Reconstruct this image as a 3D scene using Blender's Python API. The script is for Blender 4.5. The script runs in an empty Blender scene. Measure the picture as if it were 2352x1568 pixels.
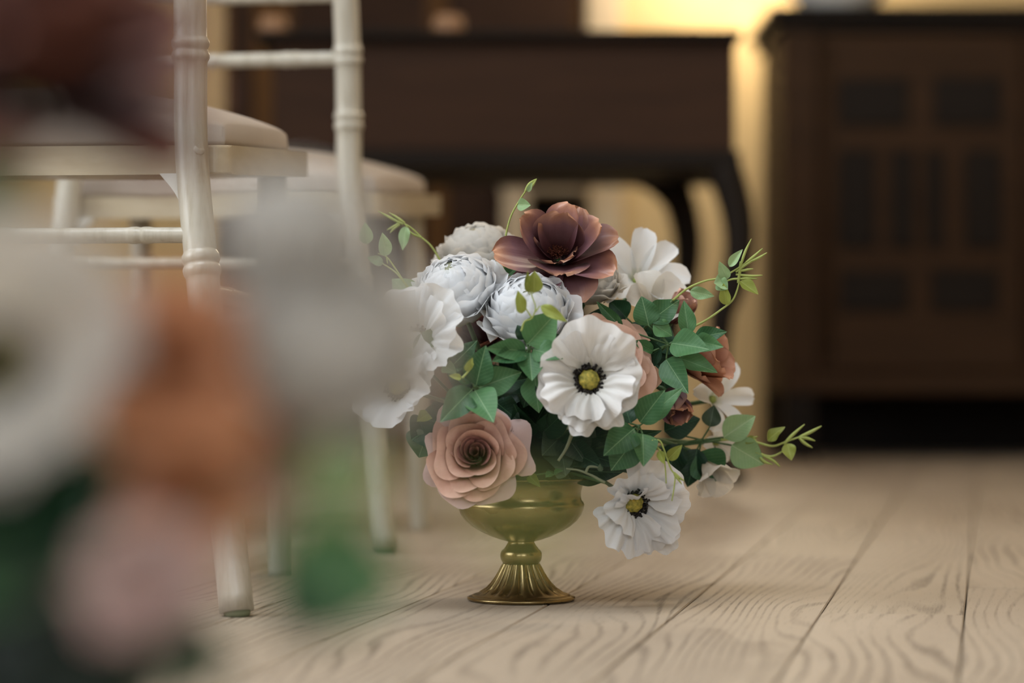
import bpy, bmesh, math, random
from mathutils import Vector, Matrix, noise as mnoise
R = random.Random(7)
sc = bpy.context.scene
C = sc.collection
PI = math.pi
# ------------------------------------------------------------------ camera
F, CX, HY, H = 5880.0, 1176.0, 820.0, 0.237      # focal length in pixels, principal column, horizon row, lens height
cam = bpy.data.objects.new('camera', bpy.data.cameras.new('camera')); C.objects.link(cam)
cam.data.sensor_width = 36.0; cam.data.lens = F*36.0/2352.0
cam.location = (0, 0, H); cam.rotation_euler = (PI/2 + math.atan((HY-784)/F), 0, 0)
cam.data.clip_start = 0.02
cam.data.dof.use_dof = True; cam.data.dof.focus_distance = 2.452; cam.data.dof.aperture_fstop = 2.35
sc.camera = cam
# ------------------------------------------------------------------ world, lights, exposure
w = bpy.data.worlds.new('world'); sc.world = w; w.use_nodes = True
w.node_tree.nodes['Background'].inputs[0].default_value = (0.75, 0.86, 1.0, 1)
w.node_tree.nodes['Background'].inputs[1].default_value = 0.35
def area(name, loc, rot, sx, sy, power, col):
    l = bpy.data.lights.new(name, 'AREA'); l.shape = 'RECTANGLE'; l.size = sx; l.size_y = sy; l.energy = power; l.color = col
    o = bpy.data.objects.new(name, l); C.objects.link(o); o.location = loc; o.rotation_euler = rot
    return o
DAY = (0.86, 0.93, 1.0)
area('window_light_left', (-3.13, 1.6, 1.85), (0, -PI/2, 0), 1.9, 2.0, 105, DAY)
area('added_top_light', (-0.7, 1.5, 2.98), (0, 0, 0), 1.5, 1.3, 62, DAY)  # assumed unseen source, added to brighten the flower tops
area('window_light_rear', (-1.1, -2.43, 1.75), (PI/2, 0, 0), 1.5, 1.7, 26, DAY)
area('window_light_rear', (1.3, -2.43, 1.75), (PI/2, 0, 0), 1.5, 1.7, 40, DAY)
cy = sc.cycles; cy.use_light_tree = False; cy.use_adaptive_sampling = True; cy.adaptive_threshold = 0.08; cy.adaptive_min_samples = 16
cy.max_bounces = 3; cy.diffuse_bounces = 2; cy.glossy_bounces = 2; cy.transmission_bounces = 3; cy.transparent_max_bounces = 4
cy.caustics_reflective = False; cy.caustics_refractive = False
sc.view_settings.view_transform = 'Standard'; sc.view_settings.look = 'None'
sc.view_settings.exposure = -0.07; sc.view_settings.gamma = 1.0; sc.view_settings.use_curve_mapping = False

# ------------------------------------------------------------------ helpers
def at(px, py, Y):
    return Vector(((px-CX)/F*Y, Y, H-(py-HY)/F*Y))
def tag(o, label=None, cat=None, group=None, kind=None):
    if label: o['label'] = label
    if cat: o['category'] = cat
    if group: o['group'] = group
    if kind: o['kind'] = kind
    return o
def link(o, parent=None):
    C.objects.link(o)
    if parent is not None: o.parent = parent
    return o
def empty(name, loc=(0,0,0), rz=0.0, label=None, cat=None, group=None):
    o = bpy.data.objects.new(name, None); o.empty_display_size = 0.02
    link(o); o.location = loc; o.rotation_euler = (0,0,rz)
    return tag(o, label, cat, group)
def mesh(name, verts, faces, mat=None, smooth=True, uvs=None):
    me = bpy.data.meshes.new(name); me.from_pydata([tuple(v) for v in verts], [], faces)
    if smooth:
        me.polygons.foreach_set('use_smooth', [True]*len(me.polygons))
    if uvs is not None:
        l = me.uv_layers.new(name='uv')
        for lp in me.loops: l.data[lp.index].uv = uvs[lp.vertex_index]
    if mat: me.materials.append(mat)
    me.update(); return me
def obj(name, me, parent=None, mat=None):
    return link(bpy.data.objects.new(name, me), parent)
def grid_faces(nu, nv):
    return [(j*(nu+1)+i, j*(nu+1)+i+1, (j+1)*(nu+1)+i+1, (j+1)*(nu+1)+i) for j in range(nv) for i in range(nu)]
def frame(o, z, up=(0,0,1), spin=0.0):
    z = Vector(z).normalized(); up = Vector(up)
    x = up.cross(z)
    if x.length < 1e-4: x = Vector((1,0,0))
    x.normalize(); y = z.cross(x)
    m = Matrix((x, y, z)).transposed().to_4x4()
    return Matrix.Translation(o) @ m @ Matrix.Rotation(spin, 4, 'Z')
def tube_mesh(name, pts, rad, mat, n=8, caps=True):
    pts = [Vector(p) for p in pts]; m = len(pts)
    if not isinstance(rad, (list, tuple)): rad = [rad]*m
    vs, fs = [], []
    ref = None
    for i, p in enumerate(pts):
        t = (pts[min(i+1, m-1)]-pts[max(i-1, 0)]).normalized()
        if ref is None:
            a = Vector((0,0,1)) if abs(t.z) < 0.9 else Vector((1,0,0))
            ref = (a - t*a.dot(t)).normalized()
        else:
            ref = (ref - t*ref.dot(t)).normalized()
        b = t.cross(ref)
        for k in range(n):
            a = 2*PI*k/n
            vs.append(p + (ref*math.cos(a)+b*math.sin(a))*rad[i])
    for i in range(m-1):
        for k in range(n):
            k2 = (k+1) % n
            fs.append((i*n+k, i*n+k2, (i+1)*n+k2, (i+1)*n+k))
    if caps:
        fs.append(tuple(range(n-1, -1, -1))); fs.append(tuple((m-1)*n+k for k in range(n)))
    return mesh(name, vs, fs, mat)
def spline(pts, n=8):
    pts = [Vector(p) for p in pts]
    if len(pts) < 3: return [pts[0].lerp(pts[-1], i/n) for i in range(n+1)]
    q = [pts[0]*2-pts[1]] + pts + [pts[-1]*2-pts[-2]]; out = []
    for i in range(1, len(q)-2):
        for j in range(n):
            t = j/n
            out.append(0.5*((2*q[i])+(q[i+1]-q[i-1])*t+(2*q[i-1]-5*q[i]+4*q[i+1]-q[i+2])*t*t+(3*q[i]-q[i-1]-3*q[i+1]+q[i+2])*t**3))
    out.append(pts[-1]); return out
def box_mesh(name, lo, hi, mat, bevel=0.0, seg=2, smooth=False):
    bm = bmesh.new(); bmesh.ops.create_cube(bm, size=1.0)
    for v in bm.verts:
        v.co = Vector([lo[i]+(v.co[i]+0.5)*(hi[i]-lo[i]) for i in range(3)])
    if bevel: bmesh.ops.bevel(bm, geom=bm.edges[:], offset=bevel, segments=seg, profile=0.5, affect='EDGES')
    me = bpy.data.meshes.new(name); bm.to_mesh(me); bm.free()
    if smooth: me.polygons.foreach_set('use_smooth', [True]*len(me.polygons))
    me.materials.append(mat); return me
def prism_mesh(name, poly, z0, z1, mat, bevel=0.0):
    """poly: list of (x, y, zoffset)"""
    bm = bmesh.new()
    lo = [bm.verts.new((p[0], p[1], z0+(p[2] if len(p) > 2 else 0))) for p in poly]
    hi = [bm.verts.new((p[0], p[1], z1+(p[2] if len(p) > 2 else 0))) for p in poly]
    bm.faces.new(lo[::-1]); bm.faces.new(hi)
    for i in range(len(poly)):
        j = (i+1) % len(poly); bm.faces.new((lo[i], lo[j], hi[j], hi[i]))
    if bevel: bmesh.ops.bevel(bm, geom=bm.edges[:], offset=bevel, segments=2, profile=0.5, affect='EDGES')
    me = bpy.data.meshes.new(name); bm.to_mesh(me); bm.free(); me.materials.append(mat); return me
def lathe_mesh(name, prof, mat, n=64, mod=None):
    vs, fs = [], []
    for i, (r, z) in enumerate(prof):
        for k in range(n):
            a = 2*PI*k/n
            rr = r*(1+(mod(i, a) if mod else 0))
            vs.append((rr*math.cos(a), rr*math.sin(a), z))
    for i in range(len(prof)-1):
        for k in range(n):
            k2 = (k+1) % n
            fs.append((i*n+k, i*n+k2, (i+1)*n+k2, (i+1)*n+k))
    return mesh(name, vs, fs, mat)

# ------------------------------------------------------------------ materials
def s2l(c): return tuple(((v/255)/12.92 if v/255 <= 0.04045 else ((v/255+0.055)/1.055)**2.4) for v in c)+(1.0,)
class NT:
    def __init__(s, name):
        s.m = bpy.data.materials.new(name); s.m.use_nodes = True; s.t = s.m.node_tree; s.n = s.t.nodes
        s.b = s.n['Principled BSDF']; s.out = s.n['Material Output']
    def new(s, typ, **kw):
        n = s.n.new(typ)
        for k, v in kw.items(): setattr(n, k, v)
        return n
    def l(s, a, b): s.t.links.new(a, b)
    def math(s, op, a, b=None, c=None):
        n = s.new('ShaderNodeMath', operation=op)
        for i, v in enumerate((a, b, c)):
            if v is None: continue
            if isinstance(v, (int, float)): n.inputs[i].default_value = v
            else: s.l(v, n.inputs[i])
        return n.outputs[0]
    def mix(s, fac, a, b, blend='MIX'):
        n = s.new('ShaderNodeMix', data_type='RGBA', blend_type=blend)
        for i, v in ((0, fac), (6, a), (7, b)):
            if isinstance(v, (int, float)): n.inputs[i].default_value = v
            elif isinstance(v, tuple): n.inputs[i].default_value = v
            else: s.l(v, n.inputs[i])
        return n.outputs[2]
    def ramp(s, fac, stops):
        n = s.new('ShaderNodeValToRGB'); e = n.color_ramp.elements
        while len(e) < len(stops): e.new(0.5)
        for k, (p, c) in enumerate(stops): e[k].position = p; e[k].color = c
        s.l(fac, n.inputs[0]); return n.outputs[0]
    def noise(s, vec, scale, detail=2.0, rough=0.5, dist=0.0):
        n = s.new('ShaderNodeTexNoise'); n.inputs['Scale'].default_value = scale; n.inputs['Detail'].default_value = detail
        n.inputs['Roughness'].default_value = rough; n.inputs['Distortion'].default_value = dist
        if vec is not None: s.l(vec, n.inputs['Vector'])
        return n.outputs['Fac']
    def mapping(s, vec, scale=(1,1,1), loc=(0,0,0)):
        n = s.new('ShaderNodeMapping'); n.inputs['Scale'].default_value = scale; n.inputs['Location'].default_value = loc
        s.l(vec, n.inputs['Vector']); return n.outputs[0]
    def bump(s, h, strength, dist=0.001):
        n = s.new('ShaderNodeBump'); n.inputs['Strength'].default_value = strength; n.inputs['Distance'].default_value = dist
        s.l(h, n.inputs['Height']); s.l(n.outputs[0], s.b.inputs['Normal'])
    def set(s, **kw):
        for k, v in kw.items():
            i = s.b.inputs[k]
            if isinstance(v, (int, float, tuple)): i.default_value = v
            else: s.l(v, i)
        return s.m
    def translucent(s, col, fac):
        t = s.new('ShaderNodeBsdfTranslucent'); mx = s.new('ShaderNodeMixShader'); mx.inputs[0].default_value = fac
        if isinstance(col, tuple): t.inputs[0].default_value = col
        else: s.l(col, t.inputs[0])
        s.l(s.b.outputs[0], mx.inputs[1]); s.l(t.outputs[0], mx.inputs[2]); s.l(mx.outputs[0], s.out.inputs[0])

def petal_mat(name, stops, var=0.08, rough=0.65, trans=0.22, vein=0.10, nvein=16.0):
    n = NT(name); uv = n.new('ShaderNodeUVMap'); sp = n.new('ShaderNodeSeparateXYZ'); n.l(uv.outputs[0], sp.inputs[0])
    tc = n.new('ShaderNodeTexCoord')
    nz = n.noise(tc.outputs['Object'], 55.0, 3.0)
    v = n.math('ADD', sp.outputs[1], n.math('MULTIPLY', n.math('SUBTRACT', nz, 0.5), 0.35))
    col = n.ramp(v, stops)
    st = n.noise(n.mapping(uv.outputs[0], (nvein*2, 1.2, 1)), 1.0, 3.0)
    col = n.mix(n.math('MAXIMUM', n.math('MULTIPLY', n.math('SUBTRACT', st, 0.42), vein*3.0), 0.0), col, (0.35, 0.32, 0.27, 1), 'MULTIPLY')
    oi = n.new('ShaderNodeObjectInfo')
    hs = n.new('ShaderNodeHueSaturation'); n.l(col, hs.inputs['Color'])
    n.l(n.math('ADD', n.math('MULTIPLY', oi.outputs['Random'], 2*var), 1-var), hs.inputs['Value'])
    n.bump(st, 0.25, 0.0006)
    n.set(**{'Base Color': hs.outputs[0], 'Roughness': rough, 'Specular IOR Level': 0.25 if rough > 0.5 else 0.55})
    n.translucent(hs.outputs[0], trans)
    return n.m
def leaf_mat(name, dark, light, rib, var=0.25, trans=0.18, rough=0.48):
    n = NT(name); uv = n.new('ShaderNodeUVMap'); sp = n.new('ShaderNodeSeparateXYZ'); n.l(uv.outputs[0], sp.inputs[0])
    tc = n.new('ShaderNodeTexCoord'); oi = n.new('ShaderNodeObjectInfo')
    u = n.math('ABSOLUTE', n.math('SUBTRACT', sp.outputs[0], 0.5))
    nz = n.noise(tc.outputs['Object'], 3.0, 4.0)
    f = n.math('ADD', n.math('MULTIPLY', nz, 0.6), n.math('SUBTRACT', n.math('MULTIPLY', oi.outputs['Random'], 2.2*var+0.2), 0.3*var+0.05))
    col = n.mix(n.math('MINIMUM', n.math('MAXIMUM', f, 0.0), 1.0), dark, light)
    ribm = n.math('LESS_THAN', u, 0.010)
    sv = n.math('SINE', n.math('MULTIPLY', n.math('SUBTRACT', sp.outputs[1], n.math('MULTIPLY', u, 0.75)), 62.0))
    svm = n.math('MULTIPLY', n.math('GREATER_THAN', sv, 0.97), 0.22)
    mk = n.math('MAXIMUM', n.math('MULTIPLY', ribm, 0.55), svm)
    col = n.mix(mk, col, rib)
    n.bump(sv, 0.06, 0.0005)
    n.set(**{'Base Color': col, 'Roughness': rough, 'Specular IOR Level': 0.35})
    n.translucent(col, trans)
    return n.m
def plain(name, col, rough=0.6, metal=0.0, noise_amt=0.12, scale=20.0, spec=0.5):
    n = NT(name); tc = n.new('ShaderNodeTexCoord')
    nz = n.noise(tc.outputs['Object'], scale, 4.0)
    c = n.mix(nz, tuple(v*(1-noise_amt) for v in col[:3])+(1,), tuple(min(1, v*(1+noise_amt)) for v in col[:3])+(1,))
    n.set(**{'Base Color': c, 'Roughness': rough, 'Metallic': metal, 'Specular IOR Level': spec}); return n.m

M = {}
WH = s2l((236,234,232))
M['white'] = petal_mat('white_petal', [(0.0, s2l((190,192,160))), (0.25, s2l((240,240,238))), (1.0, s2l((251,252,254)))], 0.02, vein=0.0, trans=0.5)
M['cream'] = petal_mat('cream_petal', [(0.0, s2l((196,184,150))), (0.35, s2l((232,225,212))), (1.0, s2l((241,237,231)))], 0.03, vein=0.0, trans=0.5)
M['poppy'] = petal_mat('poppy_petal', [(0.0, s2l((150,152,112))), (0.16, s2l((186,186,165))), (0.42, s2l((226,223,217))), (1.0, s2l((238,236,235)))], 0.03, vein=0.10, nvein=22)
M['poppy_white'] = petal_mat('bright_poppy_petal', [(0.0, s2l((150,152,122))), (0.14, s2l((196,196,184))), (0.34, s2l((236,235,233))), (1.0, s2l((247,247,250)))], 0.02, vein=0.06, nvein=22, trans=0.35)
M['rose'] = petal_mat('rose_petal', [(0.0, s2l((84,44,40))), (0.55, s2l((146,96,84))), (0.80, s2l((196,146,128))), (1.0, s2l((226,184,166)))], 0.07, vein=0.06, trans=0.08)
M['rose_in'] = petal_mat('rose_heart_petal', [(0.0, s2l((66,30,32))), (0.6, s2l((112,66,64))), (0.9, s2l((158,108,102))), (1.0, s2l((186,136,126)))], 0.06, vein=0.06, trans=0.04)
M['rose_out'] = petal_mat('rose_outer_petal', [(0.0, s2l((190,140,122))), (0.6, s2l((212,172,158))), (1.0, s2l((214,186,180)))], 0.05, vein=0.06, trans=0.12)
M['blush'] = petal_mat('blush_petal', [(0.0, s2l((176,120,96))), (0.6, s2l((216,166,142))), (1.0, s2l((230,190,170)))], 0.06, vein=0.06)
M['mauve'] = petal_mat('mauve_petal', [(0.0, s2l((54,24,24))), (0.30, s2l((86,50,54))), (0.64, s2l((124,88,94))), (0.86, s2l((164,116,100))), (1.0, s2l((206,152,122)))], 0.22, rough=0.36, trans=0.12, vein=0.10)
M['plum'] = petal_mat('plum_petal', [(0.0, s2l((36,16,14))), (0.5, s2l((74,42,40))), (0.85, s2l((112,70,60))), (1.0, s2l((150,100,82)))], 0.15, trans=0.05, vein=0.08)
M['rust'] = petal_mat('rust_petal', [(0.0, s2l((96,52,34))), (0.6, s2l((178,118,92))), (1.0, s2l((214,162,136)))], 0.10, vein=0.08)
M['terra'] = petal_mat('terracotta_petal', [(0.0, s2l((160,82,40))), (0.6, s2l((212,140,96))), (1.0, s2l((226,164,124)))], 0.06, vein=0.06)
M['pink'] = petal_mat('pale_pink_petal', [(0.0, s2l((196,150,140))), (1.0, s2l((222,190,184)))], 0.05, vein=0.05)
M['leaf'] = leaf_mat('green_leaf', s2l((32,76,44)), s2l((96,142,92)), s2l((150,182,136)))
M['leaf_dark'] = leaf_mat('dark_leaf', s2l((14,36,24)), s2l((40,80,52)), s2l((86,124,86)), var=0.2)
M['leaf_shadow'] = leaf_mat('shadowed_leaf', s2l((8,20,15)), s2l((20,40,30)), s2l((40,64,48)), var=0.2, trans=0.04)  # dark foliage with the bouquet's inner shadow put into the colour
M['leaf_pale'] = leaf_mat('pale_leaf', s2l((110,148,96)), s2l((168,196,146)), s2l((196,212,170)))
M['leaf_olive'] = leaf_mat('olive_leaf', s2l((120,128,52)), s2l((160,172,84)), s2l((190,196,120)))
M['leaf_grey'] = leaf_mat('grey_green_leaf', s2l((44,64,48)), s2l((92,112,88)), s2l((120,140,112)))
M['stem'] = plain('stem_green', s2l((70,100,58)), 0.55)
M['vine'] = plain('vine_green', s2l((160,172,92)), 0.55)
M['stem_grey'] = plain('hairy_stem', s2l((126,132,104)), 0.8)
M['foam'] = plain('floral_foam', s2l((18,26,18)), 0.95)
M['stamen'] = plain('stamen_black', s2l((26,20,16)), 0.8)
M['stamen_brown'] = plain('stamen_rust', s2l((96,44,24)), 0.8, noise_amt=0.4, scale=200)
M['pod'] = None
n = NT('seed_pod'); tc = n.new('ShaderNodeTexCoord'); nz = n.noise(tc.outputs['Object'], 260.0, 3.0)
n.bump(nz, 0.8, 0.0012)
M['pod'] = n.set(**{'Base Color': n.ramp(nz, [(0.3, s2l((92,92,30))), (0.55, s2l((160,150,62))), (0.75, s2l((206,178,76)))]), 'Roughness': 0.7})
n = NT('champagne_gold'); tc = n.new('ShaderNodeTexCoord'); nz = n.noise(tc.outputs['Object'], 18.0, 2.0)
M['gold'] = n.set(**{'Base Color': n.mix(nz, s2l((132,113,76)), s2l((152,133,94))), 'Metallic': 0.95, 'Roughness': n.math('ADD', n.math('MULTIPLY', nz, 0.10), 0.22)})
# limewashed chair wood
n = NT('limewashed_wood'); tc = n.new('ShaderNodeTexCoord')
g = n.noise(n.mapping(tc.outputs['Object'], (90, 90, 5)), 1.0, 5.0, 0.65)
sc_ = n.noise(n.mapping(tc.outputs['Object'], (45, 45, 20)), 1.0, 3.0, 0.6)
col = n.ramp(g, [(0.28, s2l((158,147,128))), (0.48, s2l((182,174,158))), (0.7, s2l((194,187,174)))])
col = n.mix(n.ramp(sc_, [(0.74, (0,0,0,1)), (0.80, (0.7,0.7,0.7,1))]), col, s2l((140,122,96)))
n.bump(g, 0.15, 0.001)
M['lime'] = n.set(**{'Base Color': col, 'Roughness': 0.33, 'Specular IOR Level': 0.5})
n = NT('limewashed_seat'); tc = n.new('ShaderNodeTexCoord')
g = n.noise(n.mapping(tc.outputs['Object'], (14, 14, 60)), 1.0, 4.0, 0.6)
M['seat'] = n.set(**{'Base Color': n.ramp(g, [(0.3, s2l((176,160,134))), (0.7, s2l((192,178,154)))]), 'Roughness': 0.32})
n = NT('cushion_fabric'); tc = n.new('ShaderNodeTexCoord')
g = n.noise(tc.outputs['Object'], 700.0, 2.0); g2 = n.noise(tc.outputs['Object'], 6.0, 3.0)
n.bump(g, 0.2, 0.0006)
M['fabric'] = n.set(**{'Base Color': n.mix(g2, s2l((164,150,137)), s2l((180,167,155))), 'Roughness': 0.9, 'Specular IOR Level': 0.1})
# oak planks
n = NT('oak_plank'); tc = n.new('ShaderNodeTexCoord'); oi = n.new('ShaderNodeObjectInfo')
off = n.new('ShaderNodeCombineXYZ'); n.l(n.math('MULTIPLY', oi.outputs['Random'], 37.0), off.inputs[0]); n.l(n.math('MULTIPLY', oi.outputs['Random'], 91.0), off.inputs[1])
vm = n.new('ShaderNodeVectorMath', operation='ADD'); n.l(tc.outputs['Object'], vm.inputs[0]); n.l(off.outputs[0], vm.inputs[1])
big = n.noise(n.mapping(vm.outputs[0], (8.0, 1.3, 1)), 1.0, 1.2, 0.4)
fine = n.noise(n.mapping(vm.outputs[0], (520, 22, 1)), 1.0, 3.0, 0.6)
mid = n.noise(n.mapping(vm.outputs[0], (70, 9, 1)), 1.0, 3.0, 0.6)
sx = n.new('ShaderNodeSeparateXYZ'); n.l(vm.outputs[0], sx.inputs[0])
rings = n.math('SINE', n.math('MULTIPLY', n.math('ADD', n.math('ADD', n.math('MULTIPLY', sx.outputs[0], 78.0), n.math('MULTIPLY', big, 13.0)), n.math('MULTIPLY', mid, 0.4)), 6.283))
patch = n.noise(n.mapping(vm.outputs[0], (9, 2.6, 1)), 1.0, 3.0, 0.5)
base = n.mix(patch, s2l((146,129,111)), s2l((186,170,151)))
base = n.mix(n.math('MULTIPLY', oi.outputs['Random'], 0.35), base, s2l((180,165,142)))
gr = n.math('MULTIPLY', n.ramp(rings, [(0.35, (0,0,0,1)), (0.95, (1,1,1,1))]), n.ramp(fine, [(0.30, (0.25,0.25,0.25,1)), (0.60, (1,1,1,1))]))
gs = n.ramp(n.noise(n.mapping(vm.outputs[0], (7, 3.0, 1), (11, 3, 0)), 1.0, 2.0), [(0.36, (0.12,0.12,0.12,1)), (0.62, (1,1,1,1))])
grain = n.math('MULTIPLY', n.math('MULTIPLY', gr, gs), 0.74)
col = n.mix(grain, base, s2l((78,66,55)))
col = n.mix(n.ramp(fine, [(0.58, (0,0,0,1)), (0.72, (0.4,0.4,0.4,1))]), col, s2l((108,93,77)))
n.bump(n.math('SUBTRACT', 1.0, grain), 0.25, 0.001)
M['oak'] = n.set(**{'Base Color': col, 'Roughness': 0.55, 'Specular IOR Level': 0.3})
M['subfloor'] = plain('subfloor', s2l((92,80,66)), 0.9)
def wood(name, a, b, rough=0.35):
    n = NT(name); tc = n.new('ShaderNodeTexCoord')
    g = n.noise(n.mapping(tc.outputs['Object'], (4, 30, 30)), 1.0, 5.0, 0.6, 0.5)
    n.bump(g, 0.1, 0.001)
    return n.set(**{'Base Color': n.mix(g, a, b), 'Roughness': 0.6, 'Specular IOR Level': 0.12})
M['darkwood'] = wood('mahogany', s2l((34,21,13)), s2l((60,39,25)), 0.4)
M['ebony'] = wood('dark_moulding', s2l((16,12,9)), s2l((30,22,16)), 0.45)
M['cabinet'] = wood('old_oak_cabinet', s2l((38,25,15)), s2l((66,45,27)), 0.45)
M['cabpanel'] = wood('blackened_panel', s2l((20,16,13)), s2l((34,26,20)), 0.5)
M['brownpanel'] = wood('brown_panelling', s2l((70,46,22)), s2l((110,76,38)), 0.5)
M['plaster'] = plain('ochre_plaster', s2l((206,178,130)), 0.9, noise_amt=0.05, scale=3)
M['ceil'] = plain('white_plaster', s2l((225,222,215)), 0.9, noise_amt=0.03, scale=3)
M['stone'] = plain('pale_stone', s2l((206,186,156)), 0.85, noise_amt=0.08, scale=8)
M['ceramic'] = plain('white_ceramic', s2l((240,238,232)), 0.3, noise_amt=0.02)
M['tan'] = plain('tan_pottery', s2l((150,112,80)), 0.6)
M['frame'] = plain('painted_frame', s2l((225,222,214)), 0.5)
n = NT('window_glass'); M['glass'] = n.set(**{'Base Color': (1,1,1,1), 'Roughness': 0.0, 'Transmission Weight': 1.0, 'IOR': 1.02})
n = NT('lamp_glow'); M['glow'] = n.set(**{'Base Color': (1,0.85,0.6,1), 'Emission Color': (1,0.78,0.45,1), 'Emission Strength': 6.0})
M['brass'] = plain('aged_brass', s2l((150,116,60)), 0.35, metal=1.0)

# ------------------------------------------------------------------ room shell
def struct(name, me, label=None, parent=None):
    o = obj(name, me, parent)
    if parent is None: o['kind'] = 'structure'
    if label and parent is None: o['label'] = label
    return o
BW = 6.62
fl = struct('floor', box_mesh('floor', (-3.2, -2.5, -0.06), (3.2, BW, -0.0125), M['subfloor']), 'limed oak plank floor')
ang = math.atan((2272-CX)/F); ds, dc = math.sin(ang), math.cos(ang)
PW = 0.131
variants = {}
def plank_mesh(ln):
    if ln not in variants:
        variants[ln] = box_mesh('plank', (-PW/2+0.0006, -ln/2+0.0006, -0.012), (PW/2-0.0006, ln/2-0.0006, 0), M['oak'], 0.0011, 1)
    return variants[ln]
for q in range(-32, 25):
    qm = -0.0224+PW*q+PW/2
    # stretch of this row that lies inside the room (with a small margin to the walls)
    t0 = max((-0.6+qm*ds)/dc, (-3.1-qm*dc)/ds); t1 = min((BW-0.02+(qm-PW/2)*ds)/dc, (3.1-qm*dc)/ds)
    t = t0-R.random()*1.2
    while t < t1-0.05:
        ln = R.choice((1.2, 1.5, 1.8, 2.1)); a_ = max(t, t0); b_ = min(t+ln, t1); t += ln
        if t1-b_ < 0.12: b_ = t1; t = t1
        if b_-a_ < 0.05: continue
        tm = (a_+b_)/2
        o = obj('plank', plank_mesh(round(b_-a_, 3)), fl); o.location = (qm*dc+tm*ds, -qm*ds+tm*dc, R.uniform(-0.0003, 0.0003)); o.rotation_euler = (0, 0, -ang)
struct('wall_back', box_mesh('wall_back', (-3.2, BW, -0.06), (3.2, BW+0.15, 3.0), M['plaster']), 'ochre plaster wall at the back')
struct('wall_right', box_mesh('wall_right', (3.2, -2.65, -0.06), (3.35, BW+0.15, 3.0), M['plaster']), 'plaster wall on the right')
bm = bmesh.new()
for (x0, x1, y0, y1) in ((-3.35, -1.5, -2.65, BW+0.15), (0.1, 3.35, -2.65, BW+0.15), (-1.5, 0.1, -2.65, 0.8), (-1.5, 0.1, 2.2, BW+0.15)):
    for v in bmesh.ops.create_cube(bm, size=1.0)['verts']:
        v.co = (x0+(v.co.x+0.5)*(x1-x0), y0+(v.co.y+0.5)*(y1-y0), 3.05+v.co.z*0.1)
me = bpy.data.meshes.new('ceiling'); bm.to_mesh(me); bm.free(); me.materials.append(M['ceil'])
struct('ceiling', me, 'white ceiling with an added roof light')
def holed_wall(name, axis, pos, lo, hi, holes, label):
    """wall slab with rectangular openings; boxes around each hole joined to one mesh"""
    bm = bmesh.new()
    def add(a0, a1, z0, z1):
        if a1-a0 < 1e-4 or z1-z0 < 1e-4: return
        r = bmesh.ops.create_cube(bm, size=1.0)['verts']
        for v in r:
            a = a0+(v.co.x+0.5)*(a1-a0); d = pos[0]+(v.co.y+0.5)*(pos[1]-pos[0]); z = z0+(v.co.z+0.5)*(z1-z0)
            v.co = (a, d, z) if axis == 'x' else (d, a, z)
    cur = lo
    for (a0, a1, z0, z1) in sorted(holes):
        add(cur, a0, -0.06, 3.0); add(a0, a1, -0.06, z0); add(a0, a1, z1, 3.0); cur = a1
    add(cur, hi, -0.06, 3.0)
    bmesh.ops.recalc_face_normals(bm, faces=bm.faces[:])
    me = bpy.data.meshes.new(name); bm.to_mesh(me); bm.free(); me.materials.append(M['plaster'])
    return struct(name, me, label)
holed_wall('wall_left', 'y', (-3.35, -3.2), -2.65, BW+0.15, [(0.6, 2.6, 0.9, 2.8)], 'plaster wall on the left with a window')
holed_wall('wall_rear', 'x', (-2.65, -2.5), -3.2, 3.2, [(-1.85, -0.35, 0.9, 2.6), (0.55, 2.05, 0.9, 2.6)], 'plaster wall behind the camera with two windows')
def window(name, axis, d, a0, a1, z0, z1):
    o = bpy.data.objects.new(name, None); link(o); o['kind'] = 'structure'; o['label'] = 'tall white-framed window'
    def bx(nm, A0, A1, Z0, Z1, m, t=0.03):
        lo, hi = ((A0, d-t, Z0), (A1, d+t, Z1)) if axis == 'x' else ((d-t, A0, Z0), (d+t, A1, Z1))
        return obj(nm, box_mesh(nm, lo, hi, m), o)
    for q in (a0, a1-0.05): bx('frame', q, q+0.05, z0, z1, M['frame'])
    for q in (z0, z1-0.05): bx('frame', a0+0.05, a1-0.05, q, q+0.05, M['frame'])
    am = (a0+a1)/2; bx('mullion', am-0.02, am+0.02, z0+0.05, z1-0.05, M['frame'])
    for q in (a0+0.05, am+0.02): bx('pane', q, q+(a1-a0)/2-0.07, z0+0.05, z1-0.05, M['glass'], 0.003)
window('window_1', 'y', -3.28, 0.6, 2.6, 0.9, 2.8)
rw = bpy.data.objects.new('added_roof_window', None); link(rw); rw['kind'] = 'structure'; rw['label'] = 'assumed white-framed roof light, added for light from above'  # unseen frame, added to go with the overhead light
for nm, lo, hi, m in (('frame', (-1.5, 0.8, 3.03), (-1.44, 2.2, 3.09), 'frame'), ('frame', (0.04, 0.8, 3.03), (0.1, 2.2, 3.09), 'frame'), ('frame', (-1.44, 0.8, 3.03), (0.04, 0.86, 3.09), 'frame'), ('frame', (-1.44, 2.14, 3.03), (0.04, 2.2, 3.09), 'frame'), ('mullion', (-0.72, 0.86, 3.03), (-0.68, 2.14, 3.09), 'frame'), ('pane', (-1.44, 0.86, 3.055), (-0.72, 2.14, 3.062), 'glass'), ('pane', (-0.68, 0.86, 3.055), (0.04, 2.14, 3.062), 'glass')):
    obj(nm, box_mesh(nm, lo, hi, M[m]), rw)
window('window_2', 'x', -2.58, -1.85, -0.35, 0.9, 2.6)
window('window_3', 'x', -2.58, 0.55, 2.05, 0.9, 2.6)

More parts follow.
